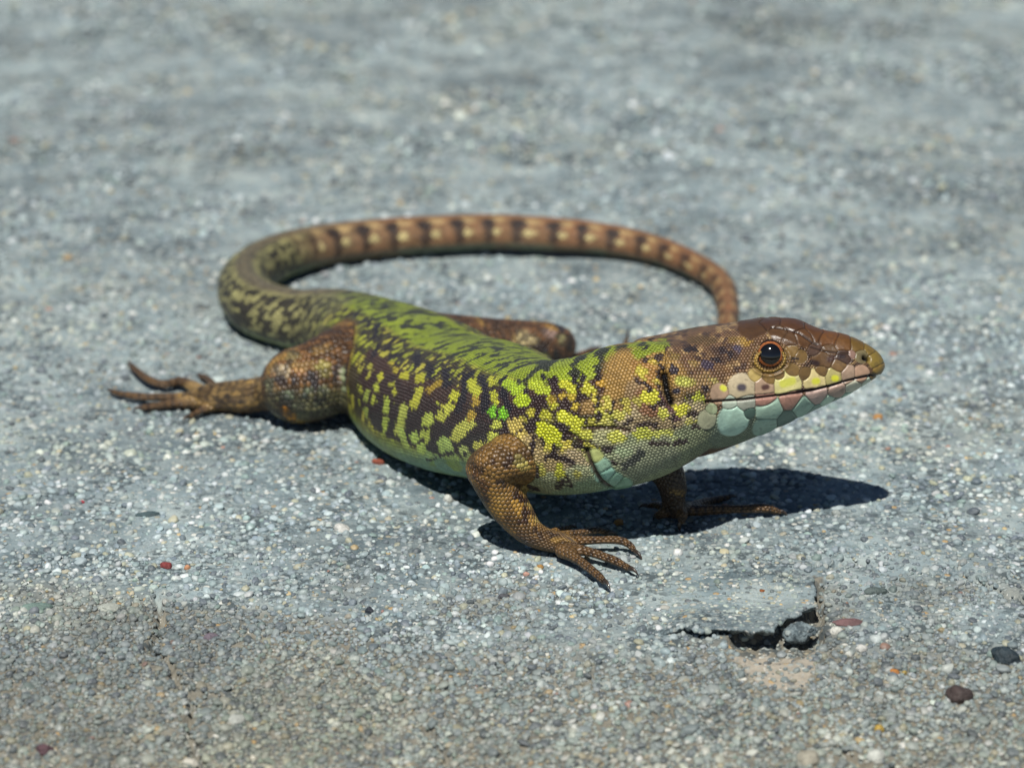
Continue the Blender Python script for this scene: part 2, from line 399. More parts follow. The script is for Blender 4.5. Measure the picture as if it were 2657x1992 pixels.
def make_flake():
    P = np.array(FLAKE); c = np.array([15.9, -47.6])
    ring = []
    for a, b in zip(P, np.roll(P, -1, 0)):
        m = max(2, int(np.linalg.norm(b - a) / 0.22))
        for t in np.arange(m) / m: ring.append(a + (b - a) * t)
    ring = np.array(ring); n = len(ring)
    ring += 0.32 * np.stack([vnoise(ring / 0.45, 91) - 0.5, vnoise(ring / 0.45, 92) - 0.5], 1)
    V, F = [], []; K = 34
    top = flake_top
    for j in range(K + 1):
        s = 1 - (j / K)
        q = c + (ring - c) * max(s, 0.004)
        z = top(q[:, 0], q[:, 1])
        if j == 0: z = z - 0.10
        V += [(x, y, zz) for (x, y), zz in zip(q, z)]
    for j in range(K):
        for i in range(n):
            a, b = j * n + i, j * n + (i + 1) % n
            F.append((a, b, b + n, a + n))
    F.append(tuple(K * n + i for i in range(n)))
    base = len(V); th = [(0.05, 0.18, 0.0), (0.45, 0.42, 0.0), (1.1, 0.8, 0.0)]
    for k, (inn, dz, _) in enumerate(th):                       # ragged underside, cut back below the lip
        q = ring - (ring - c) / np.linalg.norm(ring - c, axis=1)[:, None] * (inn + 0.35 * (vnoise(ring / 0.5, 95 + k)[:, None] - 0.3))
        z = top(q[:, 0], q[:, 1]) - dz - 0.2 * vnoise(ring / 0.4, 99 + k)
        V += [(x, y, zz) for (x, y), zz in zip(q, z)]
        prev = 0 if k == 0 else base + (k - 1) * n
        for i in range(n):
            a, b = prev + i, prev + (i + 1) % n; c1, d1 = base + k * n + i, base + k * n + (i + 1) % n
            F.append((b, a, c1, d1))
    F.append(tuple(base + 2 * n + i for i in range(n))[::-1])
    o = mesh_obj('cement_flake', V, F, M_GROUND)
    tag(o, 'smooth lifted cement flake with a ragged broken edge over a hollow', 'cement flake')
make_flake()

def stone_mesh(r, sq, ang, seed, rough=0.3, sub=4):
    bm = bmesh.new(); bmesh.ops.create_icosphere(bm, subdivisions=sub, radius=1.0)
    P = np.array([v.co[:] for v in bm.verts])
    d = 1 + rough * (fbm(P * 1.1 + seed * 3.1, 2, seed) - 0.5) * 2 + 0.05 * (fbm(P * 4 + seed, 2, seed + 5) - 0.5)
    P = P * d[:, None] * np.array(sq) * r
    ca, sa = math.cos(ang), math.sin(ang)
    P = np.stack([P[:, 0] * ca - P[:, 1] * sa, P[:, 0] * sa + P[:, 1] * ca, P[:, 2]], 1)
    F = [tuple(v.index for v in f.verts) for f in bm.faces]; bm.free()
    return P, F

def stone_mat(name, c, rough=0.5, c2=None):
    N = NT(name); tc = N.n('ShaderNodeTexCoord').outputs['Object']
    a = N.noise(tc, 1500.0, 4, 0.65).outputs[0]; b = N.noise(tc, 6000.0, 3, 0.7).outputs[0]
    c = np.array(c); c2 = np.array(c2) if c2 is not None else c * 0.6
    col = N.mix(N.ramp(a, [(0.36, (0, 0, 0)), (0.64, (1, 1, 1))]), (*c, 1), (*c2, 1))
    col = N.mix(N.math('MULTIPLY', N.ramp(b, [(0.62, (0, 0, 0)), (0.7, (1, 1, 1))]), 0.5), col, (*np.minimum(c * 1.5, 0.8), 1))
    N.l(col, N.b.inputs['Base Color']); N.b.inputs['Roughness'].default_value = rough
    N.l(N.bump(N.math('ADD', a, b), 0.7, 0.00016), N.b.inputs['Normal'])
    return N.m

# lump of cement hanging on below the flake: a clot of grains, one broken piece
def make_lump():
    rr = random.Random(5); V, F = [], []
    P, f = stone_mesh(0.95, (1.15, .8, .7), 0.3, 40, 0.45); V += [tuple(p + np.array([21.3, -52.9, -0.35])) for p in P]; F += f
    for k in range(26):
        a = rr.uniform(0, 6.28); e = rr.uniform(-.1, 1.2); n0 = len(V)
        p0 = np.array([21.3 + 1.0 * math.cos(a) * math.cos(e), -52.9 + .72 * math.sin(a) * math.cos(e), -0.35 + .62 * math.sin(e)])
        P, f = stone_mesh(rr.uniform(.18, .32), (1, .9, .8), a, 60 + k, 0.25, 2)
        V += [tuple(p + p0) for p in P]; F += [tuple(i + n0 for i in t) for t in f]
    o = mesh_obj('cement_lump', V, F, M_GROUND)
    tag(o, 'knobbly cement lump of stuck sand grains under the broken flake edge', 'cement lump')
make_lump()

PEBBLES = [  # label, x, y, radius, squash, colour, roughness
    ('round dark grey pebble below the toes of the right front foot', -0.6, -46.2, .42, (1.1, .9, .8), (.075, .08, .09), .4),
    ('tiny glossy amber chip lying on the smooth flake', 19.0, -46.3, .26, (.8, .9, .5), (.30, .09, .015), .15),
    ('tiny bright white fleck lying on the smooth flake', 16.9, -45.3, .27, (1, .9, .6), (.70, .70, .66), .35),
    ('round dark brown pebble, the largest bare one on the slab', 31.8, -61.9, .98, (1, .9, .8), (.060, .042, .038), .35),
    ('blue-black wedge-shaped angular pebble', 36.0, -56.8, .95, (.95, 1.1, .7), (.020, .036, .046), .35),
    ('small orange pebble with a yellow neighbour', 27.7, -58.8, .38, (1, .8, .8), (.42, .17, .035), .45),
    ('small yellow pebble touching the orange one', 28.35, -58.9, .26, (1, .8, .8), (.38, .28, .08), .45),
    ('dull red angular pebble beside a peach one', -26.8, -41.3, .48, (1.1, .8, .7), (.24, .045, .045), .5),
    ('small peach pebble beside the dull red one', -25.1, -41.7, .30, (.9, .9, .8), (.50, .25, .13), .5),
    ('small round blue-black pebble alone on the open cement', -10.7, -49.8, .36, (1, .9, .9), (.022, .030, .044), .35),
    ('oval cream white pebble in the rough bare sand', -22.2, -70.6, .48, (.8, 1.1, .8), (.56, .54, .46), .5),
    ('brick red pebble beside the belly', -11.3, -19.3, .46, (1.15, .8, .8), (.30, .075, .04), .5),
    ('tiny scarlet fleck on the open cement', -35.0, -27.8, .24, (1, .8, .6), (.45, .03, .05), .4),
    ('amber pebble in the shadow edge under the chest', 8.5, -32.6, .44, (1, .9, .9), (.42, .21, .05), .35),
    ('small amber pebble against the wrist of the right front foot', 2.2, -40.9, .30, (1, .9, .8), (.40, .22, .06), .4),
    ('upright white pebble under the belly near the elbow', -5.2, -27.3, .50, (.8, .8, 1.0), (.55, .57, .52), .4),
    ('round white pebble with a dark crack below it', 25.2, -69.7, .66, (1, 1, .8), (.52, .54, .49), .45),
    ('flat pale grey-green pebble, oval and smooth', -30.3, -48.2, .74, (1.2, .9, .4), (.40, .43, .38), .5),
    ('flat teal green long pebble', -35.8, -48.8, .82, (1.4, .8, .35), (.17, .25, .22), .5),
    ('dark maroon rough pebble', -32.4, -69.7, .56, (.9, 1.1, .7), (.095, .050, .060), .6),
    ('yellow quartz pebble, upright and glassy', 25.8, -66.3, .40, (.8, 1, .9), (.44, .30, .06), .2),
    ('dark green round pebble in the rough bare sand', 15.7, -74.2, .72, (1, .9, .8), (.15, .19, .14), .45),
    ('flat maroon streaked stone beside white pebbles', 25.0, -51.6, .78, (1.5, .6, .35), (.17, .095, .095), .6),
    ('white pebble touching the flat maroon stone', 24.0, -52.9, .52, (.8, 1, .8), (.60, .60, .54), .45),
    ('large pale beige pebble near the round white one', 20.5, -70.2, .80, (1, 1, .7), (.36, .34, .27), .5),
    ('long dark slate green pebble on the rough cement', 27.6, -46.2, .62, (1.5, .6, .6), (.085, .115, .11), .35),
    ('white pebble, one of a close pair', 25.6, -55.6, .44, (1, .9, .8), (.58, .58, .54), .45),
    ('slightly smaller white pebble, other one of a close pair', 24.7, -56.2, .36, (.9, 1, .8), (.56, .57, .52), .45),
    ('flat pearly quartz pebble with a pale centre', -19.4, -65.4, .62, (1.2, .9, .6), (.42, .44, .40), .3),
    ('smooth bright white oval pebble on the open cement', -13.6, -33.7, .66, (1.2, .8, .6), (.62, .62, .58), .4),
    ('dull violet grey pebble', -22.3, -53.3, .52, (1.1, .8, .7), (.16, .13, .16), .5),
    ('flat dark teal pebble, long and narrow', -29.2, -30.6, .62, (1.6, .6, .4), (.05, .085, .095), .45),
    ('small sandy orange pebble on the cement beyond the chin', 31.9, -8.6, .45, (1.1, .9, .7), (.44, .22, .06), .5),
]
for k, (lab, x, y, r, sq, c, rough) in enumerate(PEBBLES):
    V, F = stone_mesh(r, sq, k * 1.7 if k not in (17, 18, 22, 25, 31) else 0.1, 100 + k, 0.5 if k in (3, 4, 7, 11, 19) else 0.3)
    o = mesh_obj('pebble', V, F, stone_mat('pebble_stone', c, min(rough + 0.2, 0.75)))
    z = float(ground_h(np.array([x]), np.array([y]))[0])
    if k in (1, 2): z = float(flake_top(np.array([x]), np.array([y]))[0]) - 0.02
    o.location = (x * MM, y * MM, (z + r * sq[2] * 0.12) * MM)
    tag(o, lab, 'pebble', 'loose pebbles on the cement')
# ------------------------------------------------------------------ the lizard: skeleton (mm)
# SKELETON BEGIN
SPINE = [(15.86,-1.42,0.37,0.38,0.37), (18.34,5.71,0.58,0.59,0.53), (19.98,12.88,0.9,0.92,0.85), (20.53,19.3,1.06,1.08,1.01), (20.17,25.4,1.22,1.24,1.17), (18.01,30.41,1.33,1.35,1.27), (13.86,35.72,1.48,1.53,1.43), (7.99,38.51,1.7,1.75,1.64), (2.05,39.62,1.8,1.88,1.75), (-2.67,39.99,1.85,1.94,1.8), (-10.85,38.19,1.96,2.05,1.91), (-17.54,35.52,2.07,2.16,2.01), (-22.06,31.71,2.23,2.32,2.17), (-24.86,26.46,2.33,2.48,2.28), (-25.52,20.27,2.44,2.59,2.39), (-23.8,14.03,2.6,2.81,2.54), (-20.04,9.99,2.8,3,2.7), (-16.12,6.7,3.4,3.7,3.2), (-12.02,-0.84,4.1,5.3,4), (-8.64,-8.34,4.6,6.8,4.7), (-5.49,-15.64,5,7.5,5), (-2.11,-22.23,6.2,7.2,5.3), (0.67,-29.01,7.4,6,5.3), (3.08,-33.57,8.6,5.3,5.3), (6.07,-35.36,9.6,4.8,5.4), (9.36,-35.62,10.6,4.6,5.6), (12.36,-35.46,11.5,4.5,5), (14.21,-34.38,12,4,4.2)]
LIMBS = {
    'right_arm': [(2.16,-35.04,7.8,2.6), (0.19,-37.69,7.6,1.95), (-1.75,-38.12,7,1.7), (-0.92,-37.95,4.9,1.68), (0.29,-38.06,3,1.5), (1.49,-38.38,1.6,1.15), (2.91,-38.5,1,1), (4.4,-39.03,0.8,0.85)],
    'left_arm': [(7.1,-31.45,7.4,1.9), (9.82,-32.68,6.4,1.8), (12.03,-33.05,5,1.45), (12.76,-33.16,3.4,1.2), (12.87,-32.72,1.8,1), (13.3,-32.39,0.9,1)],
    'right_leg': [(-12.38,-2.58,4.6,3.1), (-14.67,-7.93,4.7,3.35), (-16.72,-10.2,4.1,3.45), (-18.39,-10.28,3.6,3.3), (-20.01,-9.61,3,2.3), (-21.37,-8.67,2.3,1.6), (-23.63,-7.81,1.7,1.5), (-26.26,-6.73,1.3,1.25), (-28.04,-5.84,0.9,0.9)],
    'left_leg': [(-7.1,-2.64,4.8,2.8), (-1.33,0.64,3.8,2.1), (1.95,1.29,3.5,1.95), (3.59,1.99,3,1.9), (4.29,2.58,1.8,1.3), (5.29,3.79,1,0.9), (7.07,4.84,0.7,0.7)],
}
TOES = {
    'right_hand': [
        [(3.79,-40.03,0.8,0.59), (5.1,-41.74,0.75,0.42), (6.39,-44.01,0.6,0.38), (7.03,-45.33,0.5,0.32)],
        [(4.25,-39.42,0.8,0.59), (6.02,-40.57,0.9,0.42), (7.79,-41.62,0.7,0.39), (9,-42.81,0.5,0.32)],
        [(3.97,-38.26,0.8,0.59), (6.08,-38.26,0.9,0.39), (8.18,-38.35,1,0.37), (9.13,-38.8,0.8,0.34), (9.6,-39.36,0.45,0.27)],
        [(3.37,-37.72,0.9,0.59), (5.21,-36.54,0.8,0.37), (6.68,-35.67,0.7,0.34), (7.52,-35.42,0.4,0.27)],
        [(2.16,-37.8,0.9,0.49), (3.39,-35.91,0.7,0.34), (4.48,-34.79,0.5,0.27)],
    ],
    'left_hand': [
        [(13,-32.15,0.9,0.59), (12.09,-33.04,1.1,0.46), (11.64,-32.47,0.6,0.35)],
        [(13.43,-32.79,1,0.59), (13.57,-34.17,1.3,0.46), (13.46,-34.08,0.8,0.35)],
        [(13.77,-32.15,0.9,0.59), (16.12,-31.66,0.8,0.42), (18.27,-31.74,0.9,0.38), (20.27,-31.82,1,0.42), (21.45,-31.54,0.55,0.3)],
        [(13.94,-31.9,0.9,0.59), (15.95,-29.36,0.6,0.38), (17.58,-28.28,0.5,0.29)],
        [(12.71,-31.74,0.9,0.49), (11.55,-30.18,0.6,0.34), (10.94,-29.86,0.4,0.25)],
    ],
    'right_foot': [
        [(-27.5,-4.36,0.9,0.69), (-29.47,-1.6,0.8,0.46), (-30.93,-2.12,0.7,0.42), (-32.44,-1.09,0.8,0.39), (-33.74,1.25,0.8,0.35), (-34.55,3.18,0.7,0.3)],
        [(-27.36,-5.84,0.9,0.69), (-30.13,-5.29,0.7,0.42), (-32.52,-5.16,0.65,0.4), (-34.5,-4.24,0.6,0.35), (-35.46,-3.37,0.5,0.29)],
        [(-27.25,-7.01,0.9,0.69), (-29.99,-6.78,0.6,0.42), (-32.28,-7.48,0.5,0.34)],
        [(-25.87,-7.51,0.8,0.69), (-27.13,-8.52,0.6,0.38), (-27.98,-9.45,0.45,0.3)],
        [(-26.18,-3.87,0.9,0.49), (-27.17,-0.54,0.6,0.34), (-28.01,1.03,0.4,0.29)],
    ],
    'left_foot': [
        [(6.36,4.56,0.8,0.59), (8.14,5.55,0.6,0.35), (9.76,6.71,0.6,0.32), (10.4,7.99,0.9,0.3), (10.61,8.45,1.6,0.24)],
        [(6.36,4.56,0.8,0.59), (8.47,4.88,0.5,0.34), (10.2,4.12,0.4,0.25)],
        [(6,4.35,0.8,0.59), (7.73,3.32,0.5,0.34), (8.75,2.36,0.4,0.25)],
        [(5.66,4.56,0.8,0.49), (7.12,7.31,0.5,0.34), (7.86,8.34,0.4,0.25)],
    ],
}
JOINTS = [(-1.88,-37.44,6.6,1.78), (-18.39,-10.28,3.6,3.35), (3.86,2.07,2.9,1.95)]
HEAD_O = (12.34,-32.73,11.3)
HEAD_X = (0.98488,-0.07253,0.15734)
# SKELETON END
# head stations: distance along the head axis, height above it, depth below it, half width, width of the skull roof
HEAD = [(-2.5, 4.4, 5.6, 4.3, .8), (0.0, 4.5, 5.7, 4.6, .8), (2.5, 4.65, 5.4, 5.0, .8), (5.0, 4.7, 4.75, 4.9, .8), (7.5, 4.7, 4.05, 4.35, .82), (9.5, 4.6, 3.4, 3.75, .86),
        (10.7, 4.35, 2.95, 3.35, .82), (11.7, 3.75, 2.6, 3.05, .76), (12.7, 3.25, 2.3, 2.75, .72), (14.0, 2.85, 1.85, 2.35, .7), (15.2, 2.2, 1.3, 1.9, .68), (16.2, 1.45, .85, 1.35, .66), (16.75, .8, .55, .85, .66), (17.0, .15, .12, .15, .66)]
EYE_AT = (8.15, -3.25, 2.25)                  # right eye in head coordinates; the left one mirrors it
EYE_R = 1.3

HO = np.array(HEAD_O); HX = np.array(HEAD_X)
HY = np.cross((0, 0, 1), HX); HY /= np.linalg.norm(HY); HZ = np.cross(HX, HY)

def tube(bm, pts, sect):
    """closed tube: pts (n,3), sect(i) -> ring of offsets"""
    rings = []
    for i, p in enumerate(pts):
        rings.append([bm.verts.new(p + o) for o in sect(i)])
    m = len(rings[0])
    for a, b in zip(rings[:-1], rings[1:]):
        for k in range(m): bm.faces.new((a[k], a[(k + 1) % m], b[(k + 1) % m], b[k]))
    for r, flip in ((rings[0], True), (rings[-1], False)):
        c = bm.verts.new(sum((v.co for v in r), Vector()) / m)
        for k in range(m):
            f = (r[k], r[(k + 1) % m], c)
            bm.faces.new(f[::-1] if flip else f)

SP = catmull(SPINE, 0.45); SPc, SPa, SPh = SP[:, :3], SP[:, 3], SP[:, 4]
ST, SL, SU = frames(SPc)
SS = np.concatenate([[0], np.cumsum(np.linalg.norm(np.diff(SPc, axis=0), axis=1))])
S_A, S_B = (SS[np.argmin(np.abs(SPc - np.array(SPINE[q][:3])).sum(1))] for q in (17, 22))
BOX = smooth01((SS - S_A) / 6) * smooth01((S_B - SS) / 8)
LB = {k: catmull(v, 0.3) for k, v in LIMBS.items()}
TB = {k: [catmull(t, 0.25) for t in v] for k, v in TOES.items()}

def spw(x, e): return np.sign(x) * np.abs(x) ** e

def head_ring(st, n=40):
    hx, zt, zb, w, rf = st
    ph = np.arange(n) * 2 * math.pi / n
    c, s = np.cos(ph), np.sin(ph)
    y = w * spw(c, 2 / 2.5); z = np.where(s > 0, zt * spw(s, 2 / 2.7), zb * spw(s, 2 / 2.1))
    y = y * np.where(z > 0, 1 - (1 - rf) * np.clip(z / zt, 0, 1) ** 1.5, 1 - 0.25 * np.clip(-z / zb, 0, 1) ** 2)
    return y[:, None] * HY + z[:, None] * HZ

def base_mesh():
    bm = bmesh.new(); n = 28; ph = np.arange(n) * 2 * math.pi / n
    def trunk(i):
        c, s = np.cos(ph), np.sin(ph)
        bx = BOX[i]                                           # the belly lies flat and square on the ground
        zz = np.where(s < 0, -np.abs(s) ** (0.85 - 0.33 * bx), np.abs(s) ** 0.95) * SPh[i]
        c = np.where(s < 0, np.sign(c) * np.abs(c) ** (0.95 - 0.38 * bx), c)
        return (c * SPa[i])[:, None] * SL[i] + zz[:, None] * SU[i]
    tube(bm, SPc, trunk)
    st = catmull(HEAD, 0.4)
    tube(bm, [HO + HX * s[0] for s in st], lambda i: head_ring(st[i]))
    for ch in list(LB.values()) + [t for v in TB.values() for t in v]:
        T, L, U = frames(ch[:, :3]); m = 14; p2 = np.arange(m) * 2 * math.pi / m
        # rounded ends
        pts = np.vstack([ch[:1, :3] - T[:1] * ch[0, 3] * .6, ch[:, :3], ch[-1:, :3] + T[-1:] * ch[-1, 3] * .7])
        rad = np.concatenate([[ch[0, 3] * .6], ch[:, 3], [ch[-1, 3] * .5]])
        LL = np.vstack([L[:1], L, L[-1:]]); UU = np.vstack([U[:1], U, U[-1:]])
        tube(bm, pts, lambda i: (np.cos(p2)[:, None] * LL[i] + np.sin(p2)[:, None] * UU[i]) * rad[i])
    for x, y, z, r in JOINTS:                                  # round elbow and knees
        d = bmesh.ops.create_icosphere(bm, subdivisions=3, radius=r)
        bmesh.ops.translate(bm, verts=d['verts'], vec=(x, y, z))
    me = bpy.data.meshes.new('base'); bm.to_mesh(me); bm.free()
    return me

def evaluated(me, mods):
    o = bpy.data.objects.new('shaping', me); COL.objects.link(o)
    for typ, kw in mods:
        m = o.modifiers.new(typ, typ)
        for k, v in kw.items(): setattr(m, k, v)
    dg = bpy.context.evaluated_depsgraph_get(); dg.update()
    e = o.evaluated_get(dg); r = bpy.data.meshes.new_from_object(e)
    bpy.data.objects.remove(o); bpy.data.meshes.remove(me)
    return r

def arrays(me):
    co = np.empty(len(me.vertices) * 3, np.float32); me.vertices.foreach_get('co', co)
    lv = np.empty(len(me.loops), np.int32); me.loops.foreach_get('vertex_index', lv)
    ls = np.empty(len(me.polygons), np.int32); me.polygons.foreach_get('loop_start', ls)
    ed = np.empty(len(me.edges) * 2, np.int32); me.edges.foreach_get('vertices', ed)
    return co.reshape(-1, 3).astype(float), lv, ls, ed.reshape(-1, 2)

def laplace(co, ed, w, it):
    n = len(co); deg = np.bincount(ed.ravel(), minlength=n).astype(float)
    for _ in range(it):
        s = np.stack([np.bincount(ed[:, 0], co[ed[:, 1], k], n) + np.bincount(ed[:, 1], co[ed[:, 0], k], n) for k in range(3)], -1)
        co = co + w[:, None] * (s / deg[:, None] - co)
    return co

# sample points of every chain: centre, radius, part number (0 trunk, 1 head, 2.. limbs, 10.. toes), index in the chain
CH = [('trunk', SPc, (SPa + SPh) / 2)]
hs = catmull(HEAD, 0.5); CH.append(('head', HO + HX * hs[:, :1] + HZ * ((hs[:, 1] - hs[:, 2]) / 2)[:, None], np.minimum(hs[:, 3], (hs[:, 1] + hs[:, 2]) / 2)))
for k, v in LB.items(): CH.append((k, v[:, :3], v[:, 3]))
for k, v in TB.items():
    for t in v: CH.append((k, t[:, :3], t[:, 3]))
CC = np.vstack([c for _, c, _ in CH]); CR = np.concatenate([r for _, _, r in CH])
CP = np.concatenate([np.full(len(c), i) for i, (_, c, _) in enumerate(CH)]); CI = np.concatenate([np.arange(len(c)) for _, c, _ in CH])

CM = CC.mean(0); C32 = (CC - CM).astype(np.float32); M2C = np.ascontiguousarray(-2 * C32.T); CC2 = (C32 * C32).sum(1)[None]; CR32 = CR.astype(np.float32)[None]
def nearest_part(co, second=False):
    co = (co - CM).astype(np.float32)
    n = len(co); best = np.empty(n, np.int64); gap = np.empty(n)
    for a in range(0, n, 20000):
        p = co[a:a + 20000]
        d2 = p @ M2C; d2 += (p * p).sum(1)[:, None]; d2 += CC2
        np.maximum(d2, 0, out=d2); np.sqrt(d2, out=d2); d2 -= CR32; d = d2
        b = d.argmin(1); best[a:a + 20000] = b
        if second:
            pb = CP[b]; m1 = d[np.arange(len(p)), b]
            per = np.stack([d[:, CP == q].min(1) for q in range(len(CH))], 1)
            per[np.arange(len(p)), pb] = 99
            gap[a:a + 20000] = per.min(1) - m1
    return (best, gap) if second else best

me = evaluated(base_mesh(), [('REMESH', dict(mode='VOXEL', voxel_size=0.24, adaptivity=0.0))])
co, lv, ls, ed = arrays(me)
best, gap = nearest_part(co, True)
part = CP[best]
big = part < 6
wj = np.where(big, np.exp(-(gap / 1.1) ** 2), np.exp(-(gap / 0.25) ** 2)) * 0.6
co = laplace(co, ed, wj, 26)
co = laplace(co, ed, np.where(big, 0.35, 0.12), 3)
bpy.data.meshes.remove(me)
# finer faces on the head: every quad of it splits into four
def split_quads(co, lv, ls, sel_v):
    q = lv.reshape(-1, 4); sel = sel_v[q].any(1)
    qs = q[sel]; e = np.sort(np.stack([qs, np.roll(qs, -1, 1)], -1).reshape(-1, 2), 1)
    key = e[:, 0].astype(np.int64) * (len(co) + 1) + e[:, 1]
    uk, inv = np.unique(key, return_inverse=True)
    a, b = uk // (len(co) + 1), uk % (len(co) + 1)
    n0 = len(co); mid = (co[a] + co[b]) / 2; cen = co[qs].mean(1)
    m = n0 + inv.reshape(-1, 4); c = n0 + len(mid) + np.arange(len(qs))
    new = [np.stack([qs[:, k], m[:, k], c, m[:, k - 1]], 1) for k in range(4)]
    rest = q[~sel]; re = np.sort(np.stack([rest, np.roll(rest, -1, 1)], -1), 2)
    rk = re[..., 0].astype(np.int64) * (n0 + 1) + re[..., 1]
    pos = np.clip(np.searchsorted(uk, rk), 0, len(uk) - 1); hit = uk[pos] == rk
    bd = hit.any(1)
    loops = [np.vstack([*new, rest[~bd]]).ravel()]; cnt = [np.full(4 * len(qs) + (~bd).sum(), 4)]
    bl, bc = [], []
    for f, h, p in zip(rest[bd], hit[bd], pos[bd]):
        poly = []
        for k in range(4):
            poly.append(f[k])
            if h[k]: poly.append(n0 + p[k])
        bl += poly; bc.append(len(poly))
    loops.append(np.array(bl, np.int64)); cnt.append(np.array(bc, np.int64))
    lo = np.concatenate(loops); ct = np.concatenate(cnt)
    st = np.concatenate([[0], np.cumsum(ct)[:-1]])
    return np.vstack([co, mid, cen]), lo, st

def face_edges(lv):
    q = lv.reshape(-1, 4); e = np.sort(np.stack([q, np.roll(q, -1, 1)], -1).reshape(-1, 2), 1)
    k = np.unique(e[:, 0].astype(np.int64) * 10000000 + e[:, 1])
    return np.stack([k // 10000000, k % 10000000], 1)
co, lv, ls = split_quads(co, lv, ls, np.ones(len(co), bool))
co = laplace(co, face_edges(lv), np.full(len(co), 0.5), 2)
hl = (co - HO) @ np.stack([HX, HY, HZ], 1)
co, lv, ls = split_quads(co, lv, ls, (hl[:, 0] > -1.5))

def normals(co, lv, ls):
    m = bpy.data.meshes.new('n'); m.vertices.add(len(co)); m.vertices.foreach_set('co', co.astype(np.float32).ravel())
    m.loops.add(len(lv)); m.loops.foreach_set('vertex_index', lv.astype(np.int32))
    m.polygons.add(len(ls)); m.polygons.foreach_set('loop_start', ls.astype(np.int32)); m.update(calc_edges=True)
    nn = np.empty(len(co) * 3, np.float32); m.vertices.foreach_get('normal', nn)
    ed = np.empty(len(m.edges) * 2, np.int32); m.edges.foreach_get('vertices', ed)
    bpy.data.meshes.remove(m)
    return nn.reshape(-1, 3).astype(float), ed.reshape(-1, 2)

nrm, ed = normals(co, lv, ls)
best = nearest_part(co); part, ci = CP[best], CI[best]
hl = (co - HO) @ np.stack([HX, HY, HZ], 1)
trunk = part == 0; head = (part == 1) | (trunk & (hl[:, 0] > 0.5) & (np.abs(hl[:, 1]) < 6) & (hl[:, 2] > -6.5)); trunk &= ~head
# skin coordinates: u along the part, v around it, both in mm
u = np.zeros(len(co)); v = np.zeros(len(co)); tanu = np.zeros((len(co), 3))
i = ci[trunk]; rel = co[trunk] - SPc[i]
u[trunk] = SS[i] + (rel * ST[i]).sum(1)
lat, upw = (rel * SL[i]).sum(1), (rel * SU[i]).sum(1)
theta = np.zeros(len(co)); theta[trunk] = np.arctan2(-lat, upw)              # 0 on the back, + on the right flank
v[trunk] = theta[trunk] * (SPa[i] + SPh[i]) / 2; tanu[trunk] = ST[i]
for q, (nm, c, r) in enumerate(CH):
    if q < 2: continue
    k = part == q
    if not k.any(): continue
    T, L, U = frames(c); i = ci[k]; rel = co[k] - c[i]
    s = np.concatenate([[0], np.cumsum(np.linalg.norm(np.diff(c, axis=0), axis=1))])
    u[k] = s[i] + (rel * T[i]).sum(1); theta[k] = np.arctan2(-(rel * L[i]).sum(1), (rel * U[i]).sum(1))
    v[k] = theta[k] * max(r.mean(), 0.3); tanu[k] = T[i]
u[head] = hl[head, 0] + SS[-1]; theta[head] = np.arctan2(-hl[head, 1], hl[head, 2]); v[head] = theta[head] * 4.2; tanu[head] = HX
tanu -= (tanu * nrm).sum(1)[:, None] * nrm; tanu /= np.maximum(np.linalg.norm(tanu, axis=1)[:, None], 1e-6)
tanv = np.cross(tanu, nrm)                                                    # towards +v on the outside
S_TAIL = SS[np.argmin(np.abs(SPc - np.array(SPINE[17][:3])).sum(1))]           # where the tail meets the hips
size = np.where(trunk, np.where(u < S_TAIL, 0.50, 0.29), np.where(head, 0.24, 0.40))
q1 = np.stack([u, v], 1) / size[:, None]
q1[trunk & (u < S_TAIL), 1] *= 1.35
q1 += 0.55 * np.stack([fbm(co / 0.9, 2, 71) - 0.5, fbm(co / 0.9, 2, 73) - 0.5], 1)
# hexagonal scale lattice (the skin material uses the same one): centre of the scale each vertex lies in
R3 = math.sqrt(3)
def lattice(q):
    a = (np.floor(q / (1, R3)) + 0.5) * (1, R3)
    b = (np.floor((q - (0.5, R3 / 2)) / (1, R3)) + 0.5) * (1, R3) + (0.5, R3 / 2)
    da, db = ((q - a) ** 2).sum(1), ((q - b) ** 2).sum(1)
    return np.where((da < db)[:, None], a, b)
cell = lattice(q1); off = (cell - q1) * size[:, None]
snap = co + 0.9 * (off[:, :1] * tanu + off[:, 1:] * tanv)
# both flanks carry the same pattern: the left side looks up its mirror point on the right
def mirrored(p):
    p = p.copy(); i = ci
    k = trunk; la = ((p[k] - SPc[i[k]]) * SL[i[k]]).sum(1); m = np.maximum(la, 0); p[k] -= 2 * m[:, None] * SL[i[k]]
    k = head; la = np.maximum((p[k] - HO) @ HY, 0); p[k] -= 2 * la[:, None] * HY
    return p
snap_m = mirrored(snap); co_m = mirrored(co)
crand = ((np.sin(cell[:, 0] * 12.9898 + cell[:, 1] * 78.233) * 43758.5453) % 1.0)

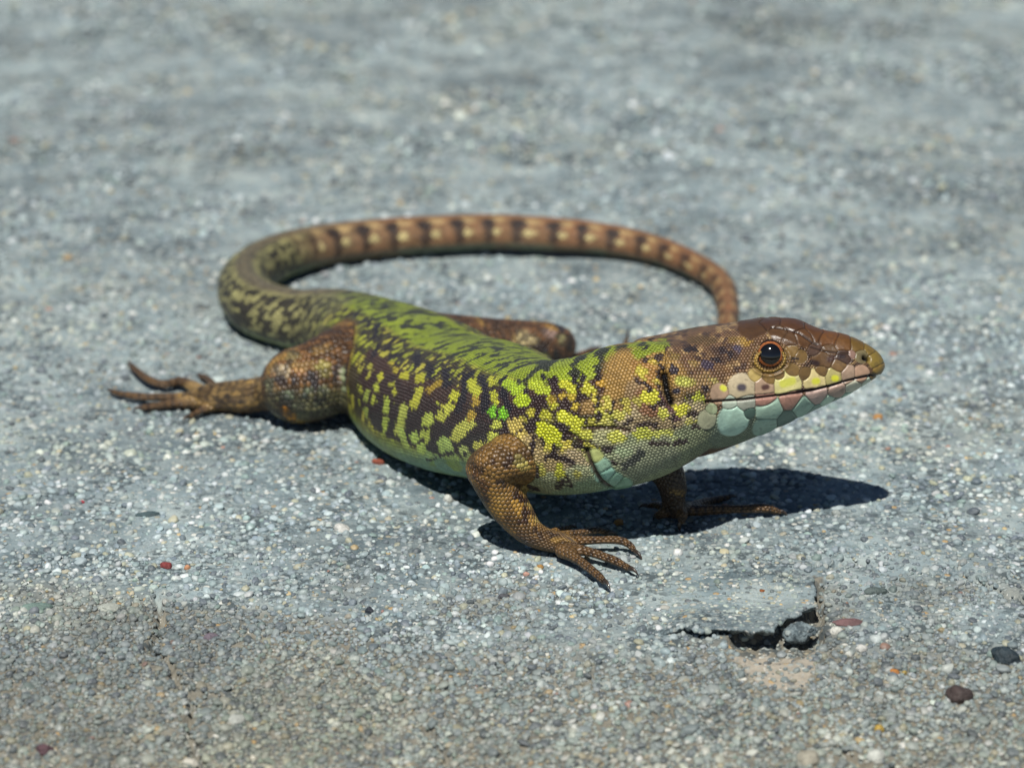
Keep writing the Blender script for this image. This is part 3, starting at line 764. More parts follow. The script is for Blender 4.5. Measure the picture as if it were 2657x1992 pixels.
# PIGMENT BEGIN
# each entry of paint: two points on the skin (mm), radius, softness, colour, 0 trunk and head / 1 limbs
PAINT = [
    (-11.81,-14.89,8.09,-11.17,-17.63,8,0.6,0.2,62,42,34,0), (-10.82,-18.1,8.18,-9.43,-21.47,8.46,0.85,0.16,62,42,34,0), (-9.43,-21.47,8.46,-7.68,-25.08,8.88,0.85,0.16,62,42,34,0),
    (-7.68,-25.08,8.88,-5.92,-27.96,9.47,0.85,0.16,62,42,34,0), (-5.92,-27.96,9.47,-4.42,-30.35,10.04,0.85,0.16,62,42,34,0), (-4.42,-30.35,10.04,-1.99,-33.91,11.25,0.85,0.16,62,42,34,0),
    (-1.99,-33.91,11.25,-0.27,-36.03,11.91,0.85,0.16,62,42,34,0), (-0.27,-36.03,11.91,1.53,-37.45,12.39,0.85,0.16,62,42,34,0), (1.53,-37.45,12.39,3.72,-38.16,13.2,0.85,0.16,62,42,34,0),
    (3.72,-38.16,13.2,5.76,-39.05,13.35,0.85,0.16,62,42,34,0), (5.76,-39.05,13.35,7.48,-38.91,14.18,0.85,0.16,62,42,34,0), (-12.16,-17.41,6.99,-11.57,-19.31,6.78,0.85,0.2,50,34,32,0),
    (-10.55,-20.72,7.52,-9.03,-23.78,7.7,0.89,0.16,50,34,32,0), (-9.03,-23.78,7.7,-7.12,-27.27,7.91,0.89,0.16,50,34,32,0), (-7.12,-27.27,7.91,-5.9,-29.56,7.44,0.89,0.16,50,34,32,0),
    (-5.9,-29.56,7.44,-4,-32.19,9.15,0.89,0.16,50,34,32,0), (-4,-32.19,9.15,-2.11,-35.07,10.01,0.89,0.16,50,34,32,0), (-2.11,-35.07,10.01,-0.31,-37.03,10.68,0.89,0.16,50,34,32,0),
    (-0.31,-37.03,10.68,1.54,-37.87,11.9,0.89,0.16,50,34,32,0), (1.54,-37.87,11.9,3.7,-38.82,12.38,0.89,0.16,50,34,32,0), (3.7,-38.82,12.38,5.54,-39.36,12.72,0.89,0.16,50,34,32,0),
    (-12.25,-18.73,5.42,-11.91,-19.59,4.8,0.6,0.2,46,34,34,0), (-11.07,-21.08,5.83,-9.72,-23.5,5.89,0.89,0.16,46,34,34,0), (-9.72,-23.5,5.89,-7.82,-26.53,6.48,0.89,0.16,46,34,34,0),
    (-7.82,-26.53,6.48,-5.93,-29.57,6.48,0.89,0.16,46,34,34,0), (-5.93,-29.57,6.48,-4.25,-32.3,7.32,0.89,0.16,46,34,34,0), (-4.25,-32.3,7.32,-2.5,-35,8.64,0.89,0.16,46,34,34,0),
    (-2.5,-35,8.64,-0.62,-37.4,9.59,0.89,0.16,46,34,34,0), (-0.62,-37.4,9.59,1.65,-38.67,10.41,0.89,0.16,46,34,34,0), (1.65,-38.67,10.41,3.56,-39.54,10.32,0.89,0.16,46,34,34,0),
    (-11.25,-20.84,4.32,-9.7,-23.49,4.44,0.67,0.2,46,38,36,0), (-9.7,-23.49,4.44,-8.36,-25.64,4.68,0.67,0.2,46,38,36,0), (-8.36,-25.64,4.68,-6.59,-28.32,4.92,0.67,0.2,46,38,36,0),
    (-6.59,-28.32,4.92,-3.8,-32.93,6.69,0.67,0.2,46,38,36,0), (-3.8,-32.93,6.69,-2.56,-34.95,7.8,0.67,0.2,46,38,36,0), (-2.56,-34.95,7.8,-1.57,-36.65,8.74,0.67,0.2,46,38,36,0),
    (5.72,-39.57,12.45,7.23,-39.58,13.04,0.55,0.3,140,112,66,0), (7.23,-39.58,13.04,8.04,-39.93,12.35,0.55,0.3,140,112,66,0), (-7.82,-20.17,9.77,-7.9,-21.98,9.58,0.36,0.08,30,24,32,0),
    (-6.76,-23.51,10.13,-6.63,-25.33,9.86,0.3,0.08,30,24,32,0), (-5.36,-26.05,10.63,-5.21,-28.08,10.23,0.34,0.08,30,24,32,0), (-3.68,-28.9,11.24,-3.76,-30.88,10.58,0.36,0.08,30,24,32,0),
    (-3.76,-30.88,10.58,-4.34,-31.46,9.26,0.36,0.08,30,24,32,0), (-2.35,-31.14,11.78,-2.01,-33.35,11.5,0.34,0.08,30,24,32,0), (-2.01,-33.35,11.5,-2.1,-34.75,10.46,0.34,0.08,30,24,32,0),
    (-0.68,-33.6,12.56,-0.68,-35.31,11.96,0.3,0.08,30,24,32,0), (-0.68,-35.31,11.96,-0.19,-36.79,11.24,0.3,0.08,30,24,32,0), (1.01,-36.05,12.97,1.09,-36.82,12.54,0.26,0.08,34,26,32,0),
    (2.32,-36,13.74,2.45,-36.29,13.7,0.16,0.08,30,24,32,0), (3.2,-37.12,13.69,3.5,-37.72,13.48,0.44,0.08,46,32,32,0), (4.75,-37.63,14.19,4.78,-38.3,13.7,0.28,0.08,34,26,30,0),
    (5.49,-37.96,14.33,5.55,-38.44,13.96,0.28,0.08,34,26,30,0), (6.71,-38.04,14.77,6.83,-38.64,14.29,0.28,0.08,34,26,30,0), (-11.77,-11.88,8.54,-11.36,-9.24,8.86,0.22,0.08,28,24,34,0),
    (-12.91,-9.84,8.1,-12.14,-7.08,8.57,0.2,0.08,40,34,34,0), (-13.96,-5.03,7.85,-13.31,-3.12,8.04,0.18,0.08,40,34,34,0), (-10.18,-17.52,8.71,-9.01,-17.76,9.29,0.2,0.08,36,28,32,0),
    (-9.37,-15.12,9.27,-8.87,-14.88,9.42,0.2,0.08,36,28,32,0), (-10.56,-15.48,8.75,-9.9,-13.92,9.15,0.18,0.08,36,28,32,0), (-11.82,-15.91,7.87,-11.32,-13.92,8.55,0.18,0.08,36,28,32,0),
    (-11.93,-16.44,7.61,-11.99,-17.67,7.12,0.22,0.09,160,157,60,0), (-12.76,-14.43,7.36,-12.75,-15.79,6.91,0.2,0.09,160,157,60,0), (-10.93,-19.32,7.69,-10.91,-19.43,7.67,0.34,0.09,176,173,48,0),
    (-10.06,-18.62,8.62,-9.54,-20.56,8.65,0.2,0.09,171,157,45,0), (-8.99,-21.94,8.75,-8.68,-22.37,8.9,0.33,0.09,176,173,46,0), (-7.7,-24.13,9.26,-7.39,-24.54,9.41,0.36,0.09,176,173,46,0),
    (-6.71,-26.72,9.18,-5.86,-27.13,9.94,0.27,0.09,160,134,40,0), (-9.98,-21.58,7.82,-9.6,-22.71,7.59,0.27,0.09,165,165,48,0), (-7.52,-25.68,8.72,-8.01,-25.88,7.54,0.36,0.09,179,178,58,0),
    (-4.57,-30.12,9.97,-4.96,-30.38,9.14,0.42,0.09,179,180,52,0), (-5.15,-30.24,8.88,-5.72,-29.7,8.04,0.45,0.09,184,186,70,0), (-8.81,-24.77,6.85,-9.29,-24.16,4.68,0.4,0.09,176,183,80,0),
    (-6.72,-28.19,7.31,-7.15,-27.55,5.4,0.49,0.09,179,191,78,0), (-3.36,-33.48,8.99,-4.42,-32.04,7.32,0.54,0.09,190,191,84,0), (-2.78,-32.77,10.83,-3.25,-33.49,9.37,0.31,0.09,171,144,52,0),
    (-3.25,-30.47,11.2,-2.78,-32.29,11.08,0.42,0.09,177,180,52,0), (-1.66,-32.16,12.11,-1.29,-35.25,11.27,0.29,0.09,179,180,52,0), (-1.5,-35.57,10.66,-0.76,-36.43,10.85,0.47,0.12,119,184,34,0),
    (-1.21,-36.41,9.88,-1.49,-36.59,8.89,0.42,0.09,184,189,76,0), (-0.35,-34.58,12.57,0.47,-35.91,12.63,0.45,0.09,160,186,44,0), (0.69,-36.89,12.17,0.79,-36.99,12.17,0.54,0.09,169,191,34,0),
    (1.5,-38.09,11.55,0.75,-37.9,10.85,0.29,0.09,176,168,55,0), (0.22,-37.68,10.36,0.91,-38.68,9.31,0.58,0.1,188,168,84,0), (1.66,-36.38,13.22,2.51,-37.39,13.14,0.44,0.09,171,186,48,0),
    (3.12,-38.38,12.6,2.65,-38.75,11.63,0.44,0.09,177,176,48,0), (3.12,-38.28,12.72,3.95,-38.42,13.09,0.27,0.09,160,136,45,0), (2.44,-39.08,10.46,3.15,-39.43,10.07,0.64,0.09,194,199,36,0),
    (3.94,-39.31,11.66,5.08,-39.86,11.1,0.51,0.09,199,201,52,0), (4.61,-38.84,13.01,4.8,-39.24,12.48,0.34,0.09,176,155,48,0), (1.76,-39.03,8.77,2.93,-39.43,9,0.4,0.09,199,191,66,0),
    (4.17,-39.81,9.36,4.27,-39.83,9.17,0.49,0.1,196,180,70,0), (6.44,-39.32,13.25,6.84,-39.91,12.1,0.38,0.12,190,176,62,0), (3.97,-37.65,13.78,4.59,-38.37,13.53,0.36,0.09,184,184,50,0),
    (5.76,-38.71,13.77,5.97,-38.82,13.73,0.44,0.09,181,178,52,0), (6.84,-38.76,14.16,7.48,-38.91,14.18,0.34,0.12,176,138,52,0), (-2.83,-34.52,7.44,-2.07,-36.19,8.05,0.34,0.09,196,193,84,0),
    (-3.89,-32.69,6.25,-3.31,-33.29,5.73,0.41,0.09,179,191,104,0), (-5.48,-30.2,5.88,-4.47,-30.39,4.07,0.6,0.09,169,191,96,0), (-7.99,-26.23,5.04,-7.36,-27.04,4.21,0.38,0.09,171,193,88,0),
    (-10.32,-22.21,6.6,-10.51,-22.14,4.08,0.29,0.09,169,184,72,0), (-11.27,-19.79,6.96,-11.5,-20.22,5.83,0.25,0.09,169,176,62,0), (-12.12,-18.71,6.11,-12.2,-18.91,4.2,0.24,0.09,158,170,74,0),
    (-9.15,-24.4,4.92,-8.6,-25.17,3.72,0.25,0.09,166,184,84,0), (-6.69,-27.81,4.04,-6.43,-27.41,3.07,0.27,0.09,158,184,104,0), (-11.71,-17.56,7.48,-12.27,-16.53,7.23,0.14,0.1,52,38,34,0),
    (-12.47,-15.6,7.31,-13.05,-14.41,7.05,0.16,0.1,52,38,34,0), (-9.64,-19.43,8.78,-10.03,-19.65,8.46,0.13,0.1,52,38,34,0), (-9.41,-22.66,7.96,-10.1,-21.79,7.48,0.14,0.1,52,38,34,0),
    (-4.3,-31.16,9.65,-5.29,-29.47,9.38,0.1,0.1,52,38,34,0), (-5.06,-30.75,8.36,-5.85,-29.17,8.53,0.1,0.1,52,38,34,0), (-6.3,-28.99,6.72,-7.58,-26.92,6,0.15,0.1,52,38,34,0),
    (-2.68,-33.93,10.17,-3.4,-32.69,9.94,0.17,0.1,52,38,34,0), (-1.15,-34.13,12.03,-1.85,-33.24,11.69,0.17,0.1,52,38,34,0), (-0.98,-35.81,11.22,-1.25,-36.18,10.26,0.14,0.1,52,38,34,0),
    (-0.85,-37.09,9.55,-1.84,-35.8,9.25,0.14,0.1,52,38,34,0), (1.34,-38.26,11.02,0.79,-37.69,11.32,0.17,0.1,52,38,34,0), (1.05,-38.32,10.31,0.04,-37.99,9.67,0.17,0.1,52,38,34,0),
    (3.27,-38.93,11.85,2.42,-38.24,12.22,0.16,0.1,52,38,34,0), (3.48,-38.09,13.13,3.47,-38.56,12.6,0.16,0.1,52,38,34,0), (5.12,-39.13,12.88,4.33,-38.99,12.58,0.11,0.1,52,38,34,0),
    (2.24,-39.14,9.33,2.5,-39.24,8.4,0.1,0.1,52,38,34,0), (6.92,-39.58,12.94,6.13,-39.59,12.59,0.12,0.1,52,38,34,0), (-2.07,-35.84,8.11,-2.39,-35.13,7.09,0.11,0.1,52,38,34,0),
    (-3.23,-33.82,6.72,-4.07,-32.03,5.4,0.13,0.1,52,38,34,0), (-4.34,-31.94,5.95,-5.77,-29.17,4.44,0.16,0.1,52,38,34,0), (-7.24,-27.4,5.16,-8.01,-26.11,3.98,0.13,0.1,52,38,34,0),
    (-10.04,-23,5.64,-10.8,-21.72,5.16,0.14,0.1,52,38,34,0), (-11.05,-20.68,6.65,-11.74,-19.53,6.21,0.14,0.1,52,38,34,0), (-11.89,-19.57,5.28,-12.5,-18.27,4.91,0.12,0.1,52,38,34,0),
    (-6.21,-28.29,3.87,-6.9,-27.16,3.32,0.13,0.1,52,38,34,0), (8.87,-38.43,15.03,10.62,-38.62,15.1,1.85,0.88,150,118,64,0), (10.62,-38.62,15.1,11.58,-39.16,14.5,1.85,0.88,150,118,64,0),
    (10.02,-39.68,13.47,11.88,-40.04,12.12,1.46,0.78,138,114,80,0), (9.48,-40.17,11.16,12.35,-40.05,11.34,1.46,0.68,168,152,118,0), (12.35,-40.05,11.34,14.14,-39.53,11.34,1.46,0.68,168,152,118,0),
    (9.49,-40.12,9.12,12.43,-39.77,9.17,1.46,0.88,126,134,100,0), (12.43,-39.77,9.17,14.97,-38.86,9.86,1.46,0.88,126,134,100,0), (14.97,-38.86,9.86,17.42,-37,9.46,1.46,0.88,126,134,100,0),
    (16.45,-37.17,9.21,19.44,-36.32,9.52,1.17,0.58,130,142,118,0), (19.44,-36.32,9.52,22.48,-34.66,9.83,1.17,0.58,130,142,118,0), (8.21,-39.84,7.43,10.19,-39.74,7.92,2.02,0.91,146,154,116,0),
    (10.19,-39.74,7.92,11.75,-39.64,8.34,2.02,0.91,146,154,116,0), (2.7,-38.87,6.48,5.76,-39.62,6.81,1.41,0.81,150,160,112,0), (7.44,-39.47,13.32,7.96,-39.35,13.67,0.6,0.4,150,118,62,0),
    (10.08,-38.23,15.37,10.74,-39.02,14.66,0.92,0.58,150,112,60,0), (10.02,-39.68,13.47,10.62,-40.09,12.18,0.68,0.49,120,84,58,0), (10.62,-40.09,12.18,11.4,-40.14,11.4,0.68,0.49,120,84,58,0),
    (9.72,-40.14,11.52,10.62,-40.18,11.1,0.58,0.39,140,122,88,0), (10.62,-40.18,11.1,12.54,-40.01,11.52,0.58,0.39,140,122,88,0), (10.38,-39.72,13.44,10.92,-39.76,13.39,0.6,0.16,196,192,58,0),
    (12.65,-39.92,12.3,13.12,-39.8,12.41,0.51,0.14,194,190,56,0), (11.52,-40.06,12.26,11.72,-40.06,12.08,0.39,0.14,188,186,72,0), (9.84,-40.19,10.56,10.2,-40.19,10.56,0.53,0.14,186,190,72,0),
    (11.34,-40.13,10.44,11.9,-40.06,10.27,0.47,0.14,188,190,86,0), (12.42,-39.96,9.96,12.8,-39.85,9.81,0.35,0.12,170,178,120,0), (9.72,-37.03,15.98,11.29,-36.12,16.27,0.49,0.19,128,142,40,0),
    (11.81,-35.85,16.29,11.92,-35.53,16.27,0.29,0.16,126,136,44,0), (10.14,-36.42,16.18,10.44,-36.24,16.22,0.14,0.08,40,36,32,0), (11.04,-35.52,16.27,11.28,-35.12,16.22,0.12,0.08,40,36,32,0),
    (9.78,-35.64,16.22,10.2,-35.17,16.2,0.12,0.08,44,38,32,0), (10.11,-37.83,15.65,11.46,-37.48,15.92,0.25,0.14,60,46,40,0), (11.4,-39.72,13.49,12,-39.97,12.54,0.23,0.14,86,60,60,0),
    (12,-39.97,12.54,12.66,-39.98,11.7,0.23,0.14,86,60,60,0), (1.26,-38.92,8.91,1.79,-39.08,7.79,1.01,0.5,160,140,94,0), (1.79,-39.08,7.79,3.75,-39.58,7.72,1.01,0.5,160,140,94,0),
    (4.7,-39.89,8.4,5.3,-39.84,7.57,0.91,0.5,168,150,114,0), (1.74,-37.93,5.48,3.73,-38.81,5.84,1.01,0.4,168,172,130,0), (3.73,-38.81,5.84,5.28,-39.56,6.77,1.01,0.4,168,172,130,0),
    (3.6,-36.26,3.93,5.52,-38.52,5.28,0.71,0.3,150,170,130,0), (5.52,-38.52,5.28,6.59,-39.26,6.12,0.71,0.3,150,170,130,0), (6.36,-40.21,9.84,7.08,-40.23,9.36,0.26,0.14,52,40,40,0),
    (7.08,-40.23,9.36,8.04,-40.23,9.48,0.26,0.14,52,40,40,0), (3.75,-39.65,8.29,4.62,-39.85,8.11,0.3,0.14,52,40,40,0), (3.61,-38.64,5.65,3.97,-39.04,6.13,0.26,0.12,60,48,44,0),
    (1.17,-37.78,5.35,1.92,-37.33,4.79,0.24,0.12,60,48,44,0), (6.72,-40.22,10.32,8.04,-40.25,10.32,0.61,0.3,170,168,120,0), (5.51,-40.03,10.57,5.79,-40.1,10.4,0.4,0.1,188,188,70,0),
    (7.8,-40.26,10.32,8.28,-40.25,10.32,0.42,0.1,186,186,74,0), (3.68,-39.55,7.69,3.7,-39.31,6.82,0.34,0.1,190,190,62,0), (1.99,-38.98,7.2,2.22,-38.94,7,0.44,0.1,182,176,80,0),
    (5.05,-39.61,6.94,5.16,-39.65,7.01,0.3,0.1,178,172,84,0), (8.77,-40.08,8.51,10.32,-40,8.88,0.91,0.4,146,150,118,0), (10.32,-40,8.88,11.7,-39.94,9.31,0.91,0.4,146,150,118,0),
    (8.96,-39.34,6.66,10.77,-39.63,7.88,0.81,0.4,134,140,112,0), (10.77,-39.63,7.88,12.24,-39.48,8.28,0.81,0.4,134,140,112,0), (8.16,-40.2,9.12,8.88,-40.15,9,0.34,0.16,150,165,125,0),
    (8.76,-39.91,7.82,9.48,-39.97,8.4,0.34,0.16,62,66,60,0), (9.48,-39.97,8.4,9.96,-40.05,8.94,0.34,0.16,62,66,60,0), (-2.28,-39.58,6.81,0.72,-39.47,2.4,4.03,0.61,118,88,42,1),
    (-2.31,-39.61,6.34,-1.07,-39.44,3.96,0.61,0.3,140,106,46,1), (1.14,-37.63,4.91,1.65,-37.95,3.44,0.46,0.16,168,142,76,1), (1.65,-37.95,3.44,2.04,-38.07,2.65,0.46,0.16,168,142,76,1),
    (0.27,-39.31,4.49,0.73,-39.26,3.84,0.4,0.14,168,128,56,1), (0.36,-39.52,8.03,0.94,-39.34,7.57,0.46,0.16,172,158,86,1), (-0.25,-39.53,8.34,0.02,-39.58,8.15,0.24,0.1,60,40,26,1),
    (-1.41,-39.63,8.1,-1.32,-39.71,7.91,0.2,0.1,60,40,26,1), (-0.6,-39.73,7.91,-0.36,-39.75,7.67,0.22,0.1,60,40,26,1), (0.44,-38.96,5.01,1.03,-38.5,4.43,0.28,0.1,58,38,28,1),
    (1.03,-39.06,3.81,1.77,-38.16,3.22,0.26,0.1,58,38,28,1), (0.72,-39.44,3,1.2,-39.25,3.01,0.22,0.1,58,38,28,1), (-2.8,-38.92,7.19,-2,-39.59,5.68,0.46,0.26,84,58,30,1),
    (-21.14,-10.44,5.42,-14.3,-12.4,6.13,4.05,1.34,116,82,46,1), (-19.88,-13.03,2.54,-14.29,-12.98,2.78,1.52,1.34,100,97,66,1), (-16.1,-12.71,6.23,-15.97,-12.96,5.87,0.53,0.35,172,160,88,1),
    (-14.29,-12.58,5.99,-14.18,-13.45,4.74,0.36,0.3,150,160,122,1), (-19.88,-12.32,5.72,-19.41,-12.53,5.81,0.57,0.39,168,150,118,1), (-18.9,-11.46,6.75,-18.6,-11.64,6.8,0.47,0.35,129,114,72,1),
    (-16.69,-11.52,7.21,-15.85,-11.24,7.3,0.49,0.35,131,102,55,1), (-18.24,-12.87,6.04,-17.64,-12.9,6.16,0.47,0.39,158,112,80,1), (-20.8,-12.25,4.71,-20.66,-12.62,4.08,0.4,0.35,128,128,96,1),
    (-19.82,-12.91,4.99,-19.39,-13.17,4.85,0.38,0.26,57,52,54,1), (-18.6,-13.33,5.26,-18.54,-13.45,5,0.28,0.26,58,53,54,1), (-17.16,-13.31,5.64,-16.56,-13.56,4.8,0.45,0.26,58,52,53,1),
    (-15,-12.36,6.13,-15.01,-13.07,4.56,0.24,0.22,64,56,55,1), (-13.86,-12.5,6.63,-14.04,-13.67,5.14,0.26,0.22,62,56,56,1), (-19.24,-13.45,3.94,-18.95,-13.53,3.96,0.47,0.3,113,123,96,1),
    (-18.12,-13.6,2.99,-18,-13.59,2.87,0.56,0.35,117,121,93,1), (-17.52,-13.72,4.41,-17.16,-13.72,4.42,0.43,0.3,108,118,93,1), (-16.2,-13.56,4.44,-16.07,-13.57,4.2,0.4,0.3,108,118,93,1),
    (-19.38,-13.41,3.23,-18.95,-13.5,3.13,0.45,0.35,66,71,60,1), (-17.76,-13.8,3.84,-17.64,-13.8,3.96,0.28,0.26,61,68,59,1), (-16.56,-13.59,3.25,-16.32,-13.55,3.36,0.38,0.3,57,64,58,1),
    (-19.46,-13.21,2.5,-19.34,-13.1,2.15,0.24,0.22,205,135,22,1), (-19.08,-12.85,1.65,-18.71,-12.74,1.43,0.26,0.22,205,140,30,1), (-28.03,-4.62,0.67,-22.65,-9.6,2.73,1.42,0.89,150,122,74,1),
    (-24.64,-8.81,2.15,-24.51,-8.91,2.11,0.22,0.17,52,42,34,1), (-25.58,-8.4,1.55,-25.32,-8.53,1.45,0.22,0.17,52,42,34,1), (-23.58,-9.4,1.69,-23.48,-9.43,1.69,0.2,0.17,52,42,34,1),
    (-22.57,-9.72,1.68,-22.45,-9.76,1.68,0.2,0.17,52,42,34,1), (-26.21,-7.39,2.41,-26.44,-4.01,1.13,0.18,0.17,60,48,36,1), (-27.15,-6.99,2.03,-27.1,-4.58,0.85,0.2,0.17,60,48,36,1),
    (-0.85,-0.34,5.57,4.46,0.47,3.86,5.74,1.51,112,78,48,1), (0.97,-0.64,4.32,1.57,-0.67,3.98,0.83,0.45,190,172,122,1), (3.23,0.37,4.78,3.55,0.3,4.51,0.46,0.4,176,146,132,1),
    (1.8,-0.67,3.35,2.8,-0.44,3.48,0.53,0.34,58,53,56,1), (4.07,2.04,4.89,4.44,1.68,4.7,0.37,0.3,56,52,55,1), (5.14,1.11,3.93,5.22,0.79,3.24,0.39,0.34,40,40,38,1),
    (4.45,0.73,4.21,4.45,0.4,3.72,0.39,0.34,150,142,96,1), (2.4,-0.36,2.65,2.84,-0.25,2.62,0.5,0.34,150,158,108,1), (3.89,0.02,2.94,4.05,0.25,2.31,0.32,0.3,40,40,38,1),
    (13.51,-39.09,14.08,14.92,-38.27,14.16,0.58,0.58,138,112,74,0), (14.92,-38.27,14.16,15.5,-38.27,13.37,0.58,0.58,138,112,74,0), (13.53,-38.9,14.38,13.82,-38.9,14.19,0.25,0.19,166,156,78,0),
    (15.33,-37.86,14.2,15.71,-37.8,13.9,0.21,0.19,160,146,84,0), (14.7,-38.66,13.82,15.02,-38.53,13.66,0.21,0.16,48,38,40,0), (16.27,-35.97,15.82,16.92,-36.26,15.69,0.25,0.18,50,40,42,0),
    (13.43,-36.31,16.03,14.18,-35.61,15.89,0.23,0.18,44,36,38,0), (15.55,-36.54,15.29,16.12,-36.78,15.07,0.21,0.18,44,36,40,0), (12.59,-37.39,15.9,12.69,-37.49,15.83,0.25,0.18,150,124,70,0),
    (13.84,-37.59,15.46,14.08,-37.59,15.35,0.21,0.18,146,120,70,0), (16.35,-37.05,14.76,16.69,-37.16,14.6,0.21,0.18,120,90,60,0), (14.8,-37.28,15.1,15.17,-37.11,14.98,0.39,0.16,70,60,74,0),
    (12.42,-37.25,15.97,12.64,-37.5,15.84,0.29,0.16,122,100,56,0), (12.24,-38.46,15.24,12.48,-38.56,15.1,0.29,0.16,58,50,56,0), (17.28,-36.01,15.96,17.45,-36.06,15.94,0.23,0.12,78,70,84,0),
    (17.76,-35.16,16.56,17.94,-35.56,16.37,0.25,0.12,150,120,62,0), (16.98,-35.14,16.43,17.15,-35.2,16.43,0.21,0.12,128,102,58,0), (14.01,-34.28,16.14,15.46,-34.79,16.27,0.39,0.29,96,76,50,0),
    (18.23,-35.71,16.32,18.41,-35.62,16.4,0.21,0.14,150,116,50,0), (9.78,-38.54,15.08,10.08,-38.65,15.01,0.39,0.14,178,166,62,0), (10.74,-37.87,15.68,10.98,-37.99,15.61,0.27,0.14,172,150,62,0),
    (10.08,-39.23,14.32,10.25,-39.29,14.24,0.27,0.14,180,172,66,0), (11.04,-39.16,14.5,11.16,-39.24,14.39,0.25,0.14,176,160,66,0), (9.47,-39.78,13.1,9.65,-39.86,12.91,0.23,0.14,168,158,70,0),
    (13.53,-39.77,11.46,13.86,-39.65,11.28,0.25,0.12,182,176,90,0), (6.66,-39.85,12.19,7.08,-39.96,12,0.34,0.1,186,182,74,0), (8.04,-39.99,12.13,8.4,-40.08,11.88,0.34,0.1,182,176,76,0),
    (7.23,-39.58,13.04,7.44,-39.8,12.64,0.32,0.1,178,168,70,0), (8.64,-39.76,12.98,8.88,-39.93,12.47,0.3,0.1,176,164,70,0), (6.97,-40.12,11.38,7.56,-40.15,11.4,0.3,0.1,184,178,84,0),
    (6.53,-39.39,13.15,6.6,-39.97,11.76,0.16,0.08,46,34,32,0), (7.79,-39.62,13.11,7.68,-39.94,12.23,0.16,0.08,46,34,32,0), (9.11,-40.1,11.85,8.64,-40.17,11.28,0.14,0.08,50,38,34,0),
    (1.6,-38.84,9.52,1.65,-39.01,8.78,0.18,0.08,44,32,32,0), (1.65,-39.01,8.78,1.55,-39.06,8.39,0.18,0.08,44,32,32,0), (3.21,-39.53,9.24,3.34,-39.53,8.28,0.16,0.08,44,32,32,0),
    (4.68,-39.93,9.36,5.56,-40.11,9.48,0.16,0.08,44,32,32,0), (2.53,-39.24,8.17,3.23,-39.51,8.52,0.16,0.08,44,32,32,0), (1.91,-39.03,7.41,1.95,-38.68,6.45,0.14,0.08,50,38,34,0),
    (4.22,-39.38,6.69,4.56,-38.99,5.89,0.14,0.08,50,38,34,0), (7.08,-40.17,8.52,8.04,-40.03,8.02,0.16,0.1,50,38,34,0), (9.47,-38.9,14.64,10.08,-39.23,14.32,0.18,0.1,52,38,36,0),
    (10.08,-39.23,14.32,10.51,-39.45,13.99,0.18,0.1,52,38,36,0), (11.22,-39.37,14.17,11.4,-39.66,13.63,0.16,0.1,52,38,36,0), (10.44,-39.97,12.66,11.22,-39.94,12.83,0.16,0.1,52,38,36,0),
    (11.22,-39.94,12.83,11.76,-39.89,12.92,0.16,0.1,52,38,36,0), (9.48,-40.17,11.16,10.56,-40.16,11.4,0.16,0.1,52,38,36,0), (10.56,-40.16,11.4,11.4,-40.15,10.98,0.16,0.1,52,38,36,0),
    (12.18,-40.03,11.94,12.36,-40.05,11.1,0.14,0.1,52,38,36,0), (13.55,-39.72,12.06,14.5,-39.34,11.88,0.14,0.1,52,38,36,0), (10.68,-40.12,9.84,12,-39.95,9.54,0.18,0.1,56,44,40,0),
    (12,-39.95,9.54,13.37,-39.65,9.73,0.18,0.1,56,44,40,0), (13.85,-39.64,10.99,14.93,-39.06,10.67,0.16,0.1,70,60,52,0), (11.04,-37.33,15.97,11.4,-38.29,15.42,0.16,0.1,56,44,40,0),
    (11.4,-38.29,15.42,11.28,-38.92,14.8,0.16,0.1,56,44,40,0), (1.08,-39.46,1.92,3.4,-39.61,1.22,0.81,0.5,96,72,42,1), (3.4,-39.61,1.22,4.59,-40.4,1.23,0.81,0.5,96,72,42,1),
    (1.73,-39.29,2.22,2.41,-39.36,1.51,0.22,0.14,58,42,28,1), (0.28,-39.15,1.62,1.15,-39.35,1.27,0.2,0.14,58,42,28,1), (3,-39.18,1.64,3.76,-38.91,1.63,0.18,0.12,52,38,28,1),
    (-2.32,-39.03,4.8,-1.66,-39.45,4.8,0.2,0.12,60,42,28,1), (-1.08,-39.64,6.12,-0.6,-39.5,6.33,0.18,0.12,60,42,28,1),
]
OVERPAINT = [
    (12.85,-39.04,14.46,13.25,-38.99,14.38,0.39,0.29,176,176,80,0), (16.2,-37.81,13.46,16.31,-37.8,13.39,0.23,0.23,202,202,72,0), (17.6,-37.66,13.43,17.77,-37.65,13.42,0.29,0.29,72,66,72,0),
    (19.42,-37.47,13.36,19.64,-37.43,13.4,0.21,0.23,80,56,50,0), (22.1,-36.97,12.83,23.21,-36.69,12.9,0.18,0.23,50,30,28,0), (23.18,-36.23,14.96,23.59,-36.17,14.85,0.21,0.23,46,32,28,0),
    (24.59,-35.82,15.05,24.86,-35.71,15.13,0.25,0.29,62,42,34,0), (25.44,-35.55,15.21,25.67,-35.48,15.24,0.19,0.19,40,28,28,0), (20.91,-37.16,13.57,21.61,-36.99,13.72,0.31,0.25,192,192,84,0),
    (23.4,-36.6,13.56,23.58,-36.56,13.56,0.25,0.21,196,196,66,0), (24.92,-36.26,13.69,25.07,-36.24,13.67,0.23,0.19,196,196,56,0), (12.48,-39.5,13.79,12.66,-39.47,13.79,0.23,0.23,44,42,54,0),
    (21,-36.52,15.47,22.09,-36.37,15.3,0.08,0.1,34,26,24,0),
]
